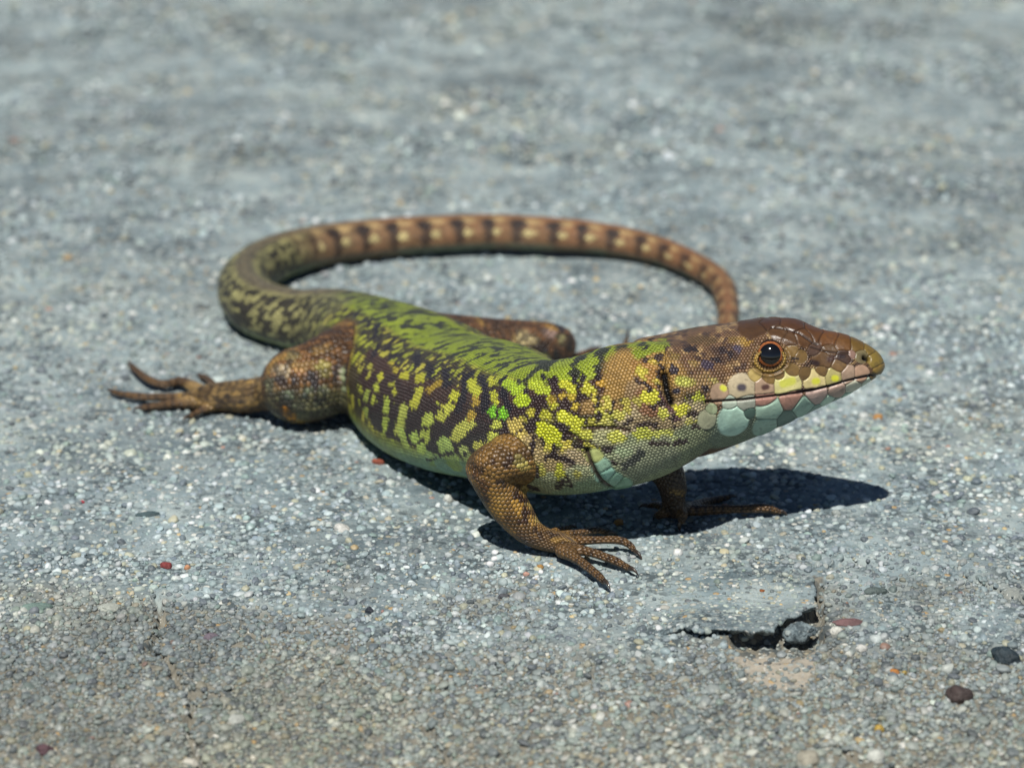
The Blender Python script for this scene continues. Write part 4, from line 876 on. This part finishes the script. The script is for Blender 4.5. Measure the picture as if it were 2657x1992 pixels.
# large shields: centre, radius, colour, bulge
SCALES = [
    (27.06,-35.72,13.79,0.47,165,135,112,0.12), (26.04,-36.01,13.8,0.53,157,134,114,0.12), (24.96,-36.25,13.72,0.56,164,154,100,0.13),
    (23.46,-36.59,13.56,0.62,200,184,130,0.13), (21.18,-37.11,13.5,0.76,204,196,134,0.14), (19.52,-37.46,13.35,0.56,166,140,116,0.12),
    (17.7,-37.66,13.42,0.7,176,162,132,0.13), (15.95,-38.06,13.07,0.51,166,140,116,0.1), (28.78,-34.62,13.67,0.54,122,100,50,0.1),
    (28.2,-34.54,13.02,0.43,118,97,55,0.08), (27.75,-34.58,12.74,0.43,190,200,178,0.1), (26.47,-35.53,12.59,0.51,194,194,172,0.11),
    (25.31,-35.99,12.49,0.54,176,150,134,0.11), (23.61,-36.5,12.39,0.58,186,160,148,0.11), (21.54,-37.08,12.3,0.62,166,126,110,0.11),
    (19.62,-37.55,12.3,0.58,160,120,106,0.11), (18.06,-37.79,12.24,0.51,152,156,142,0.1), (16.8,-37.95,12.25,0.41,168,180,163,0.09),
    (26.24,-34.63,11.78,0.45,161,195,172,0.13), (24.73,-35.28,11.39,0.53,188,213,190,0.14), (22.66,-36.24,11.24,0.64,151,181,163,0.15),
    (19.88,-37.37,11.5,0.72,162,190,170,0.15), (19.71,-36.4,9.74,0.68,147,175,157,0.13), (17.05,-37.73,10.73,0.82,177,209,190,0.15),
    (14.99,-39.06,11.34,0.51,165,166,136,0.1), (21.39,-35.96,10.16,0.58,98,121,109,0.08), (18.34,-37.68,11.35,0.33,77,101,91,0.06),
    (23.59,-34.77,10.51,0.53,123,148,134,0.1), (25.03,-34.69,11.17,0.53,119,140,124,0.08), (15.31,-38.8,12,0.33,168,180,141,0.08),
    (24.07,-35.86,15.16,0.6,92,68,42,0.1), (25.71,-35.51,15.2,0.45,63,45,35,0.08), (26.35,-35.26,15.28,0.25,126,99,87,0.08),  # last one is a pinkish highlight painted as a small scale
    (24.66,-35.34,15.66,0.45,90,67,43,0.1), (23.5,-35.6,15.75,0.39,77,58,47,0.1), (25.32,-35.95,14.53,0.43,110,85,52,0.09),
    (23.94,-36.32,14.27,0.37,105,82,47,0.09), (22.68,-36.64,14.16,0.35,102,80,47,0.08), (27.16,-35.03,15.15,0.43,110,100,70,0.1),
    (28.4,-34.59,14.72,0.58,117,99,46,0.1), (26.91,-34.35,15.76,0.6,104,81,39,0.1), (27.85,-34.11,15.36,0.54,113,93,44,0.1),
    (25.7,-34.63,16.05,0.64,96,65,33,0.12), (24.71,-34.27,16.36,0.7,95,62,33,0.12), (23.56,-33.3,16.73,0.88,86,57,33,0.12),
    (21.94,-33.71,17.29,0.89,78,52,34,0.12), (22.54,-34.97,16.74,0.64,85,58,34,0.12), (20.7,-34.99,17,0.54,80,57,35,0.1),
    (21.53,-35.51,16.63,0.45,81,58,37,0.1), (18.71,-34.04,17.03,0.72,73,52,34,0.1), (20.04,-32.94,17.23,0.78,70,48,33,0.1),
    (21.58,-36.19,15.84,0.35,118,94,54,0.07), (18.72,-37.28,14.3,0.35,170,148,88,0.07), (21.6,-36.82,14.46,0.39,118,94,54,0.07),
    (22.3,-36.25,15.43,0.35,107,84,47,0.07), (19.8,-37.29,13.91,0.39,130,104,60,0.07), (20.7,-37.08,14.15,0.35,120,96,60,0.07),
    (6.36,-40.15,8.64,0.44,186,194,122,0.15), (6.84,-40.01,7.78,0.52,152,186,160,0.16), (7.2,-39.72,6.97,0.54,142,186,166,0.16),
    (7.8,-39.29,6.31,0.56,136,176,150,0.15), (8.51,-38.59,5.69,0.56,122,162,132,0.14),
]
GROOVES = [
    ([(14.91,-38.96,12.71), (16.32,-38.04,12.47), (17.82,-37.8,12.47), (19.26,-37.61,12.6), (20.7,-37.31,12.66), (22.21,-36.94,12.72), (23.41,-36.64,12.84), (24.66,-36.36,13.08), (25.96,-36.06,13.38), (26.96,-35.77,13.52), (27.77,-35.41,13.57), (28.58,-34.48,13.28)], 0.1, 0.24, (46, 24, 24)),
    ([(11.7,-38.77,14.96), (11.82,-39.21,14.42), (11.93,-39.59,13.73), (12.23,-39.84,12.96)], 0.34, 0.85, (6, 5, 5)),
    ([(27.4,-35.1,14.93), (27.6,-35.08,14.82)], 0.2, 0.5, (12, 10, 9)),
    ([(20.16,-34.38,17.16), (21.3,-34.71,17.13), (22.24,-34.94,16.87), (23.23,-35.25,16.23), (23.62,-35.26,16.06)], 0.1, 0.12, (52, 38, 30)),
    ([(23.12,-35.58,15.96), (24.18,-35.51,15.6), (26.05,-35.33,15.32)], 0.08, 0.08, (52, 38, 30)),
    ([(5.4,-39.97,10.92), (6.72,-40.15,11.04), (8.04,-40.2,11.04), (9,-40.2,10.8)], 0.18, 0.2, (66, 50, 42)),
    ([(4.2,-39.72,10.44), (4.92,-39.94,10.2), (5.4,-40.08,9.83)], 0.16, 0.16, (66, 50, 42)),
    ([(5.77,-40.12,9.12), (6.04,-40.07,8.18), (6.49,-39.81,7.12), (6.97,-39.29,6.19), (7.68,-38.26,5.29)], 0.22, 0.4, (70, 60, 48)),
    ([(18.59,-35.56,16.46), (19.32,-35.3,16.7), (20.34,-35.39,16.75), (21.3,-35.69,16.5), (22.19,-35.84,16.11)], 0.3, -0.16, None),
]
EYE_AT = (8.39, -3.37, 2.78)
EYE_Y = 2.25
# PIGMENT END
# ---- pigment
def mixc(C, w, c): return C + w[:, None] * (np.asarray(c) - C)
C_ = np.zeros((len(co), 3)); C_[:] = srgb(136, 152, 34)
belly = smooth01((np.abs(theta) - 1.75) / 0.5)
k = trunk
tailw = np.where(trunk, smooth01((S_TAIL + 9 - u) / 10.0), 0)
C_ = mixc(C_, tailw, srgb(116, 106, 80))
brownw = np.where(trunk, smooth01((S_TAIL - 22 - u) / 25.0), 0)
C_ = mixc(C_, brownw, srgb(128, 94, 62))
C_ = mixc(C_, np.where(trunk, belly, 0), srgb(140, 178, 150))
C_[head] = srgb(112, 86, 60)
limb = part >= 2
C_[limb] = srgb(142, 100, 40); C_[part == 3] = srgb(56, 41, 26)  # left arm darkened: its shade under the neck is put into the pigment
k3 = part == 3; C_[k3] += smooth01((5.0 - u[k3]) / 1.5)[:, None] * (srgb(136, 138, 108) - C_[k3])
# flecks across the back, bars round the hips, rings of spots on the tail: all in skin coordinates, one value per scale
uu, vv = cell[:, 0] * size, cell[:, 1] * size / np.where(trunk & (u < S_TAIL), 1.35, 1.0)
ath = np.abs(theta)
n1 = vnoise(np.stack([uu / 0.50 + 0.15 * vv, vv / 1.05], 1), 81) + 0.25 * (vnoise(np.stack([uu / 0.3, vv / 0.5], 1), 82) - 0.5)
n2 = fbm(np.stack([uu / 3.0, vv / 3.0], 1), 2, 83)
back = np.where(trunk & (u > S_TAIL + 2), 1.0, 0.0)
dens = np.exp(-((ath - 0.12) / 0.42) ** 2)
wob = 0.5 * np.stack([fbm(np.stack([uu, vv], 1) / 1.5, 2, 86) - 0.5, fbm(np.stack([uu, vv], 1) / 1.5, 2, 87) - 0.5], 1)
F1, F2, cid = cells(np.stack([uu / 1.05, vv / 1.35], 1) + wob, 5)
C_ = mixc(C_, back * smooth01((n2 - 0.5) / 0.2) * 0.35, srgb(158, 170, 62))
C_ = mixc(C_, back * np.exp(-(ath / 0.3) ** 2) * 0.45, srgb(118, 132, 52))
lateral = back * smooth01((ath - 0.50) / 0.15) * smooth01((2.05 - ath) / 0.35)
lightc = srgb(160, 164, 52) * (0.8 + 0.4 * cid[:, None]) + np.where(cid > 0.6, 1, 0)[:, None] * (srgb(165, 146, 62) - srgb(160, 164, 52)) * 0.6
C_ = C_ + (lateral * 0.9)[:, None] * (lightc - C_)
C_ = mixc(C_, lateral * smooth01((0.40 - (F2 - F1)) / 0.10) * 0.95, srgb(44, 33, 32))
fl = smooth01((n1 - (0.74 - 0.25 * dens - 0.2 * (n2 - 0.5))) / 0.05) * back * (ath < 0.85)
C_ = mixc(C_, fl * 0.93, srgb(36, 34, 38))
# temples and cheeks: small grains in several browns
H1, H2, hid = cells(np.stack([uu / 0.52, vv / 0.52], 1) + wob, 31)
hc = np.where((hid < 0.28)[:, None], srgb(60, 45, 42), np.where((hid > 0.76)[:, None], srgb(158, 130, 90), srgb(104, 78, 58)))
C_ = C_ + (np.where(head, 1.0, 0.0) * 0.8 * smooth01((0.62 - H1) / 0.2))[:, None] * (hc - C_)
hipz = np.where(trunk, smooth01((u - S_TAIL + 34) / 8) * smooth01((S_TAIL + 9 - u) / 5), 0)
G1, G2, gid = cells(np.stack([uu / 0.95 + 0.30 * vv, vv / 1.25], 1) + wob, 9, 0.55)
hl_ = srgb(150, 148, 94) * (0.72 + 0.5 * cid[:, None])
C_ = C_ + (hipz * smooth01((ath - 0.2) / 0.3) * 0.7)[:, None] * (hl_ - C_)
spot = smooth01((0.40 + 0.18 * gid - G1) / 0.10)
C_ = mixc(C_, hipz * spot * smooth01((ath - 0.30) / 0.25) * smooth01((2.3 - ath) / 0.3) * 0.95, srgb(34, 30, 28))
C_ = mixc(C_, hipz * spot * smooth01((0.55 - ath) / 0.2) * 0.55, srgb(64, 60, 52))
ringz = np.where(trunk, smooth01((S_TAIL - 26 - u) / 9), 0)
per = 3.35; f = ((uu + 0.5 * (vnoise(np.stack([uu / 5, vv / 40], 1), 85) - 0.5)) / per) % 1.0
def blob(fc, tc_, fr, tr_, j=0.25):
    df = np.minimum(np.abs(f - fc), 1 - np.abs(f - fc)) / fr
    dt = (ath - tc_) / tr_
    return smooth01((1.0 + j * (crand - 0.5) - np.sqrt(df ** 2 + dt ** 2)) / 0.35)
fade = ringz * (0.55 + 0.45 * smooth01((u - SS[0] - 22) / 25))
C_ = mixc(C_, ringz * smooth01((ath - 1.7) / 0.4) * 0.7, srgb(84, 66, 46))
C_ = mixc(C_, ringz * smooth01((n2 - 0.42) / 0.2) * 0.4, srgb(138, 92, 60))
C_ = mixc(C_, fade * blob(0.62, 0.55, 0.30, 0.30) * 0.75, srgb(178, 152, 104))
C_ = mixc(C_, fade * blob(0.96, 1.35, 0.20, 0.70) * 0.95, srgb(62, 44, 32))
C_ = mixc(C_, fade * blob(0.98, 0.75, 0.30, 0.40) * 1.0, srgb(40, 28, 24))
C_ = mixc(C_, fade * blob(0.66, 1.28, 0.20, 0.24) * 0.95, srgb(192, 176, 122))
# toes and hands: dark brown with transverse bands
toe = part >= 6
nb = np.sin(2 * math.pi * u / 0.75) + 1.6 * (vnoise(co / 0.5, 88) - 0.5)
C_[toe] = srgb(94, 70, 42)
C_ = mixc(C_, np.where(toe, smooth01((nb - 0.3) / 0.5), 0) * 0.75, srgb(44, 32, 24))
nl = vnoise(np.stack([cell[:, 0] * size / 1.1, cell[:, 1] * size / 0.9], 1), 89)

PAL = {}
LAY = np.array([0, math.cos(math.radians(22.5)), -math.sin(math.radians(22.5))])     # strokes are laid on square to this direction
def capsule(P, a, b, flat=0.25):
    """distance to a stroke, measured across it; depth along LAY counts little up to 1.5 mm"""
    ab = b - a; ab0 = ab - (ab @ LAY) * LAY; L2 = max((ab0 * ab0).sum(), 1e-9)
    r = P - a
    t = np.clip((r @ ab0) / L2, 0, 1)
    r = r - t[:, None] * ab; al = r @ LAY
    r = r - al[:, None] * LAY
    return np.sqrt((r * r).sum(1) + (flat * al) ** 2 + np.maximum(np.abs(al) - 1.5, 0) ** 2)
body_ok = trunk | head
# ground colours run into each other where the limbs, the head and the trunk join
diff = part[ed[:, 0]] != part[ed[:, 1]]
seam = np.zeros(len(co)); seam[ed[diff].ravel()] = 1.0
deg = np.bincount(ed.ravel(), minlength=len(co)).astype(float)
def spread(a): return (np.bincount(ed[:, 0], a[ed[:, 1]], len(co)) + np.bincount(ed[:, 1], a[ed[:, 0]], len(co))) / deg
for _ in range(9): seam = np.maximum(seam, np.minimum(1, 1.35 * spread(seam)))
for _ in range(14): C_ = C_ + (0.9 * seam)[:, None] * (np.stack([spread(C_[:, k]) for k in range(3)], 1) - C_)
for (x0, y0, z0, x1, y1, z1, r, soft, cr_, cg_, cb_, where) in PAINT:
    a, b = np.array([x0, y0, z0]), np.array([x1, y1, z1])
    src = snap_m
    R = r + soft
    k = np.where((np.abs(src - (a + b) / 2).max(1) < np.linalg.norm(b - a) / 2 + R + 1.6) & (body_ok if where == 0 else limb if where == 1 else True))[0]
    if len(k) == 0: continue
    d = capsule(src[k], a, b)
    d = d + 0.24 * (crand[k] - 0.5)
    w = smooth01((r + soft / 2 - d) / max(soft, 1e-3))
    C_[k] = C_[k] + w[:, None] * (srgb(cr_, cg_, cb_) - C_[k])

legs = (part >= 2) & (part < 6)
K1, K2, kid = cells(np.stack([uu / 0.95, vv / 0.95], 1) + 0.6 * np.stack([nl, 1 - nl], 1), 21)
hind = np.where((part == 4) | (part == 5), 1.0, 0.0)
C_ = mixc(C_, hind * smooth01((0.30 - (K2 - K1)) / 0.12) * 0.7, srgb(40, 30, 24))
C_ = C_ * (1 - 0.16 * hind)[:, None]
C_ = mixc(C_, np.where(legs, smooth01((nl - 0.62) / 0.12), 0) * 0.55, srgb(52, 36, 24))
C_ = mixc(C_, np.where(legs, smooth01((0.26 - nl) / 0.1), 0) * 0.45, srgb(176, 140, 70))

# ---- larger shields: every seed is the middle of one scale; vertices join the nearest seed
disp = np.zeros(len(co)); shield = np.zeros(len(co))
if SCALES:
    S = np.array([s[:3] for s in SCALES]); SR = np.array([s[3] for s in SCALES]); SCOL = np.array([srgb(*s[4:7]) for s in SCALES])
    SB = np.array([s[7] for s in SCALES])
    lo, hi_ = S.min(0) - 2, S.max(0) + 2
    kk = np.where(((co_m > lo) & (co_m < hi_)).all(1) & (part < 6))[0]
    for a in range(0, len(kk), 20000):
        k = kk[a:a + 20000]
        V = (co_m[k][:, None] - S[None]).astype(np.float32); al = V @ LAY.astype(np.float32)
        D = np.sqrt(np.maximum((V * V).sum(2) - 0.75 * al * al, 0)) / SR[None]
        o2 = np.argpartition(D, 1, axis=1)[:, :2]; d2 = np.take_along_axis(D, o2, 1)
        sw = d2[:, 0] > d2[:, 1]; f1 = np.where(sw, o2[:, 1], o2[:, 0]); F1 = d2.min(1); F2 = np.minimum(d2.max(1), 2.3)
        w = smooth01((1.75 - F1) / 0.3)
        edge = np.clip((F2 - F1) / 0.42, 0, 1); rise = np.sqrt(1 - (1 - edge) ** 2) 
        grv = smooth01(1 - (F2 - F1) / 0.16)
        mot = fbm(co_m[k] / 0.45, 3, 77)
        c = SCOL[f1] * (0.72 + 0.5 * mot)[:, None] * (1 - 0.6 * grv[:, None])
        c = c + (smooth01((mot - 0.60) / 0.12) * 0.35)[:, None] * (srgb(52, 42, 36) - c)
        C_[k] = C_[k] + w[:, None] * (c - C_[k])
        disp[k] += w * SB[f1] * (rise - 0.35)
        shield[k] = np.maximum(shield[k], w)
# second coat of paint that lies over the shields
for (x0, y0, z0, x1, y1, z1, r, soft, cr_, cg_, cb_, where) in OVERPAINT:
    a, b = np.array([x0, y0, z0]), np.array([x1, y1, z1]); R = r + soft
    k = np.where((np.abs(co_m - (a + b) / 2).max(1) < np.linalg.norm(b - a) / 2 + R + 1.0) & (body_ok if where == 0 else limb if where == 1 else True))[0]
    if len(k) == 0: continue
    w = smooth01((r + soft / 2 - capsule(co_m[k], a, b)) / max(soft, 1e-3))
    C_[k] = C_[k] + w[:, None] * (srgb(cr_, cg_, cb_) - C_[k])
for (pts, width, depth, col) in GROOVES:
    P = np.array(pts); d = np.full(len(co), 9.0)
    k = np.where(((co_m > P.min(0) - 2) & (co_m < P.max(0) + 2)).all(1) & body_ok)[0]
    for a, b in zip(P[:-1], P[1:]): d[k] = np.minimum(d[k], capsule(co_m[k], a, b))
    w = np.exp(-(d / width) ** 2)
    disp -= depth * w
    if col is not None:
        C_ = mixc(C_, smooth01(w * 1.6 - 0.35), srgb(*col))

# ---- eye sockets and lids
EA = np.array(EYE_AT); er = hl[:, :3]; er = np.stack([hl[:, 0], -np.abs(hl[:, 1]), hl[:, 2]], 1) - EA
ex = er[:, 0]; ez = er[:, 2] + 0.05 * er[:, 0]; ez = np.where(ez > 0, ez * 1.28, ez)
side = head & (np.abs(hl[:, 1]) > 1.6)
el = np.sqrt((ex / 0.88) ** 2 + (ez / 0.68) ** 2)
ee = np.where(side, el, 9.0)
lid = np.exp(-((ee - 1.22) / 0.17) ** 2)
nzl = vnoise(co / 0.2, 62)
lid2 = np.exp(-((ee - 1.72) / 0.16) ** 2)
disp += 0.16 * lid * (0.8 + 0.5 * nzl) + 0.10 * lid2 * (0.6 + 0.8 * nzl) - 0.10 * np.exp(-((ee - 1.47) / 0.1) ** 2)
nzz = vnoise(co / 0.22, 61)
C_ = mixc(C_, np.where(ee < 1.9, smooth01((1.95 - ee) / 0.2), 0) * 0.6, srgb(112, 88, 50))
C_ = mixc(C_, np.exp(-((ee - 1.30) / 0.13) ** 2) * (0.5 + 0.45 * nzz), srgb(172, 142, 62))
C_ = mixc(C_, np.exp(-((ee - 1.50) / 0.06) ** 2) * 0.7, srgb(60, 45, 30))
C_ = mixc(C_, smooth01((1.10 - ee) / 0.10), srgb(18, 13, 12))
push = smooth01((1.06 - ee) / 0.16)
side_sign = np.where(hl[:, 1] < 0, 1.0, -1.0)

# fine unevenness of the whole skin
nz = fbm(co / 0.9, 3, 50); nz2 = vnoise(co / 0.25, 60)
C_ = 0.97 * C_ * (0.80 + 0.28 * nz + 0.12 * nz2)[:, None] * (0.80 + 0.40 * crand[:, None] * (1 - shield[:, None]) + 0.2 * shield[:, None])
disp += 0.05 * (fbm(co / 1.4, 2, 70) - 0.5) * np.where(limb, 1.2, 1.0)
final = co + nrm * disp[:, None] + (push * side_sign * 1.0)[:, None] * HY

def skin_material():
    N = NT('lizard_skin')
    col = N.n('ShaderNodeAttribute', attribute_name='pigment').outputs['Color']
    uv = N.n('ShaderNodeAttribute', attribute_name='scale_uv').outputs['Vector']
    sh = N.n('ShaderNodeAttribute', attribute_name='shield').outputs['Fac']
    tc = N.n('ShaderNodeTexCoord').outputs['Object']
    sx = N.n('ShaderNodeSeparateXYZ'); N.l(uv, sx.inputs[0]); X, Y = sx.outputs[0], sx.outputs[1]
    def cellh(ox, oy):
        fx = N.math('SUBTRACT', N.math('FRACT', N.math('SUBTRACT', X, ox)), 0.5)
        fy = N.math('MULTIPLY', N.math('SUBTRACT', N.math('FRACT', N.math('DIVIDE', N.math('SUBTRACT', Y, oy), R3)), 0.5), R3)
        return N.math('ADD', N.math('MULTIPLY', fx, fx), N.math('MULTIPLY', fy, fy))
    d2 = N.math('MINIMUM', cellh(0.0, 0.0), cellh(0.5, R3 / 2))
    dome = N.math('SUBTRACT', 1.0, N.math('MULTIPLY', d2, 3.2), clamp=True)
    free = N.math('SUBTRACT', 1.0, sh, clamp=True)
    groove = N.math('MULTIPLY', N.math('SUBTRACT', 1.0, N.math('MULTIPLY', dome, 2.2), clamp=True), free)
    c2 = N.mix(N.math('MULTIPLY', groove, 0.72), col, (0.018, 0.014, 0.012, 1))
    N.l(c2, N.b.inputs['Base Color'])
    wear = N.noise(tc, 900.0, 3, 0.6).outputs[0]
    N.l(N.math('SUBTRACT', N.ramp(wear, [(0.3, (0.34, 0.34, 0.34)), (0.7, (0.50, 0.50, 0.50))]), N.math('MULTIPLY', sh, 0.03)), N.b.inputs['Roughness'])
    N.b.inputs['Specular IOR Level'].default_value = 0.5
    h = N.math('ADD', N.math('MULTIPLY', N.math('POWER', dome, 0.6), free), N.math('MULTIPLY', N.noise(tc, 4200.0, 3, 0.6).outputs[0], 0.22))
    N.l(N.bump(h, 1.0, 0.00013), N.b.inputs['Normal'])
    return N.m

M_SKIN = skin_material()
liz = bpy.data.objects.new('wall_lizard', None); COL.objects.link(liz)
liz.location = (SPc[:, 0].mean() * 0, -0.02, 0); liz.empty_display_size = 0.01
tag(liz, 'green and black wall lizard with curled brown tail basking on the cement', 'lizard')
BASE = np.array(liz.location) / MM
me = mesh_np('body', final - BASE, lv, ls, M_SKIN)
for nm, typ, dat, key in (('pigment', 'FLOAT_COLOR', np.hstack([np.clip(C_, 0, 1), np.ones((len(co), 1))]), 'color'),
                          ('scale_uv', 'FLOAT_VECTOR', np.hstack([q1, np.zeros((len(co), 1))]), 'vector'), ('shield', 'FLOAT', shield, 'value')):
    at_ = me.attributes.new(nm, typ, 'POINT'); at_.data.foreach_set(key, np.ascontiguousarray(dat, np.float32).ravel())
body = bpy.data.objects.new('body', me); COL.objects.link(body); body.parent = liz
# ---- eyes
def flat_mat(name, c, rough=0.4, coat=0.0, spec=0.5, var=0.0, vscale=2500.0, c2=None):
    N = NT(name); tc = N.n('ShaderNodeTexCoord').outputs['Object']
    nz = N.noise(tc, vscale, 3, 0.6).outputs[0]
    N.l(N.mix(N.ramp(nz, [(0.35, (0, 0, 0)), (0.65, (1, 1, 1))]), (*c, 1), (*(c2 if c2 is not None else np.array(c) * (1 - var)), 1)), N.b.inputs['Base Color'])
    N.b.inputs['Roughness'].default_value = rough; N.b.inputs['Coat Weight'].default_value = coat; N.b.inputs['Coat Roughness'].default_value = 0.03
    N.b.inputs['Specular IOR Level'].default_value = spec
    return N.m
M_EYE = flat_mat('eye_dark', (0.012, 0.008, 0.007), 0.15, 1.0, var=0.4)
M_IRIS = flat_mat('iris_copper', (0.36, 0.12, 0.03), 0.25, 1.0, var=0.6, c2=np.array((0.16, 0.05, 0.02)), vscale=6000)
M_PUPIL = flat_mat('pupil_black', (0.004, 0.004, 0.004), 0.08, 1.0)
M_CLAW = flat_mat('claw_horn', (0.055, 0.038, 0.028), 0.3, 0.2, var=0.6)

def cap_mesh(axis, up, r, a0, a1, rings=8, seg=40):
    """part of a sphere between two polar angles around `axis`"""
    axis = axis / np.linalg.norm(axis); t = np.cross(up, axis); t /= np.linalg.norm(t); w = np.cross(axis, t)
    V, F = [], []
    for i in range(rings + 1):
        a = a0 + (a1 - a0) * i / rings
        for j in range(seg):
            p = 2 * math.pi * j / seg
            V.append(r * (math.cos(a) * axis + math.sin(a) * (math.cos(p) * t + math.sin(p) * w)))
    for i in range(rings):
        for j in range(seg):
            F.append((i * seg + j, (i + 1) * seg + j, (i + 1) * seg + (j + 1) % seg, i * seg + (j + 1) % seg))
    return V, F

for sgn in (-1, 1):
    ctr = HO + HX * EA[0] + HY * (sgn * abs(EYE_Y)) + HZ * EA[2]
    V, F = cap_mesh(HX, HZ, EYE_R, 0.001, math.pi - 0.001, 24, 32)
    eye = mesh_obj('eye', V, F, M_EYE, liz); eye.location = (ctr - BASE) * MM
    look = sgn * HY + 0.06 * HX + 0.40 * HZ
    V, F = cap_mesh(look, HZ, EYE_R + 0.012, 0.50, 0.86); mesh_obj('iris', V, F, M_IRIS, eye)
    V, F = cap_mesh(look, HZ, EYE_R + 0.020, 0.001, 0.66); mesh_obj('pupil', V, F, M_PUPIL, eye)

# ---- claws: one curved horn at the end of every toe
def claw(p, d, r, length):
    d = d / np.linalg.norm(d); side_ = np.cross(d, (0, 0, 1)); side_ /= np.linalg.norm(side_); up_ = np.cross(side_, d)
    V, F = [], []; n, m = 6, 8
    for i in range(n + 1):
        t = i / n; c = p + d * length * t + up_ * (0.22 * length * math.sin(t * 2.2) - 0.42 * length * t * t)
        rr = r * (1 - t) ** 0.8 + 0.012
        for j in range(m):
            a = 2 * math.pi * j / m
            V.append(c + rr * (math.cos(a) * side_ * 0.7 + math.sin(a) * up_))
    for i in range(n):
        for j in range(m): F.append((i * m + j, i * m + (j + 1) % m, (i + 1) * m + (j + 1) % m, (i + 1) * m + j))
    F.append(tuple(range(m))[::-1]); F.append(tuple(n * m + j for j in range(m)))
    return V, F
for hand, toes in TB.items():
    for t in toes:
        d = t[-1, :3] - t[max(0, len(t) - 4), :3]
        V, F = claw(t[-1, :3] - BASE, d, t[-1, 3] * 0.8, 1.15 if 'right_hand' in hand else 0.95)
        mesh_obj('claw', V, F, M_CLAW, liz)
make_grains()
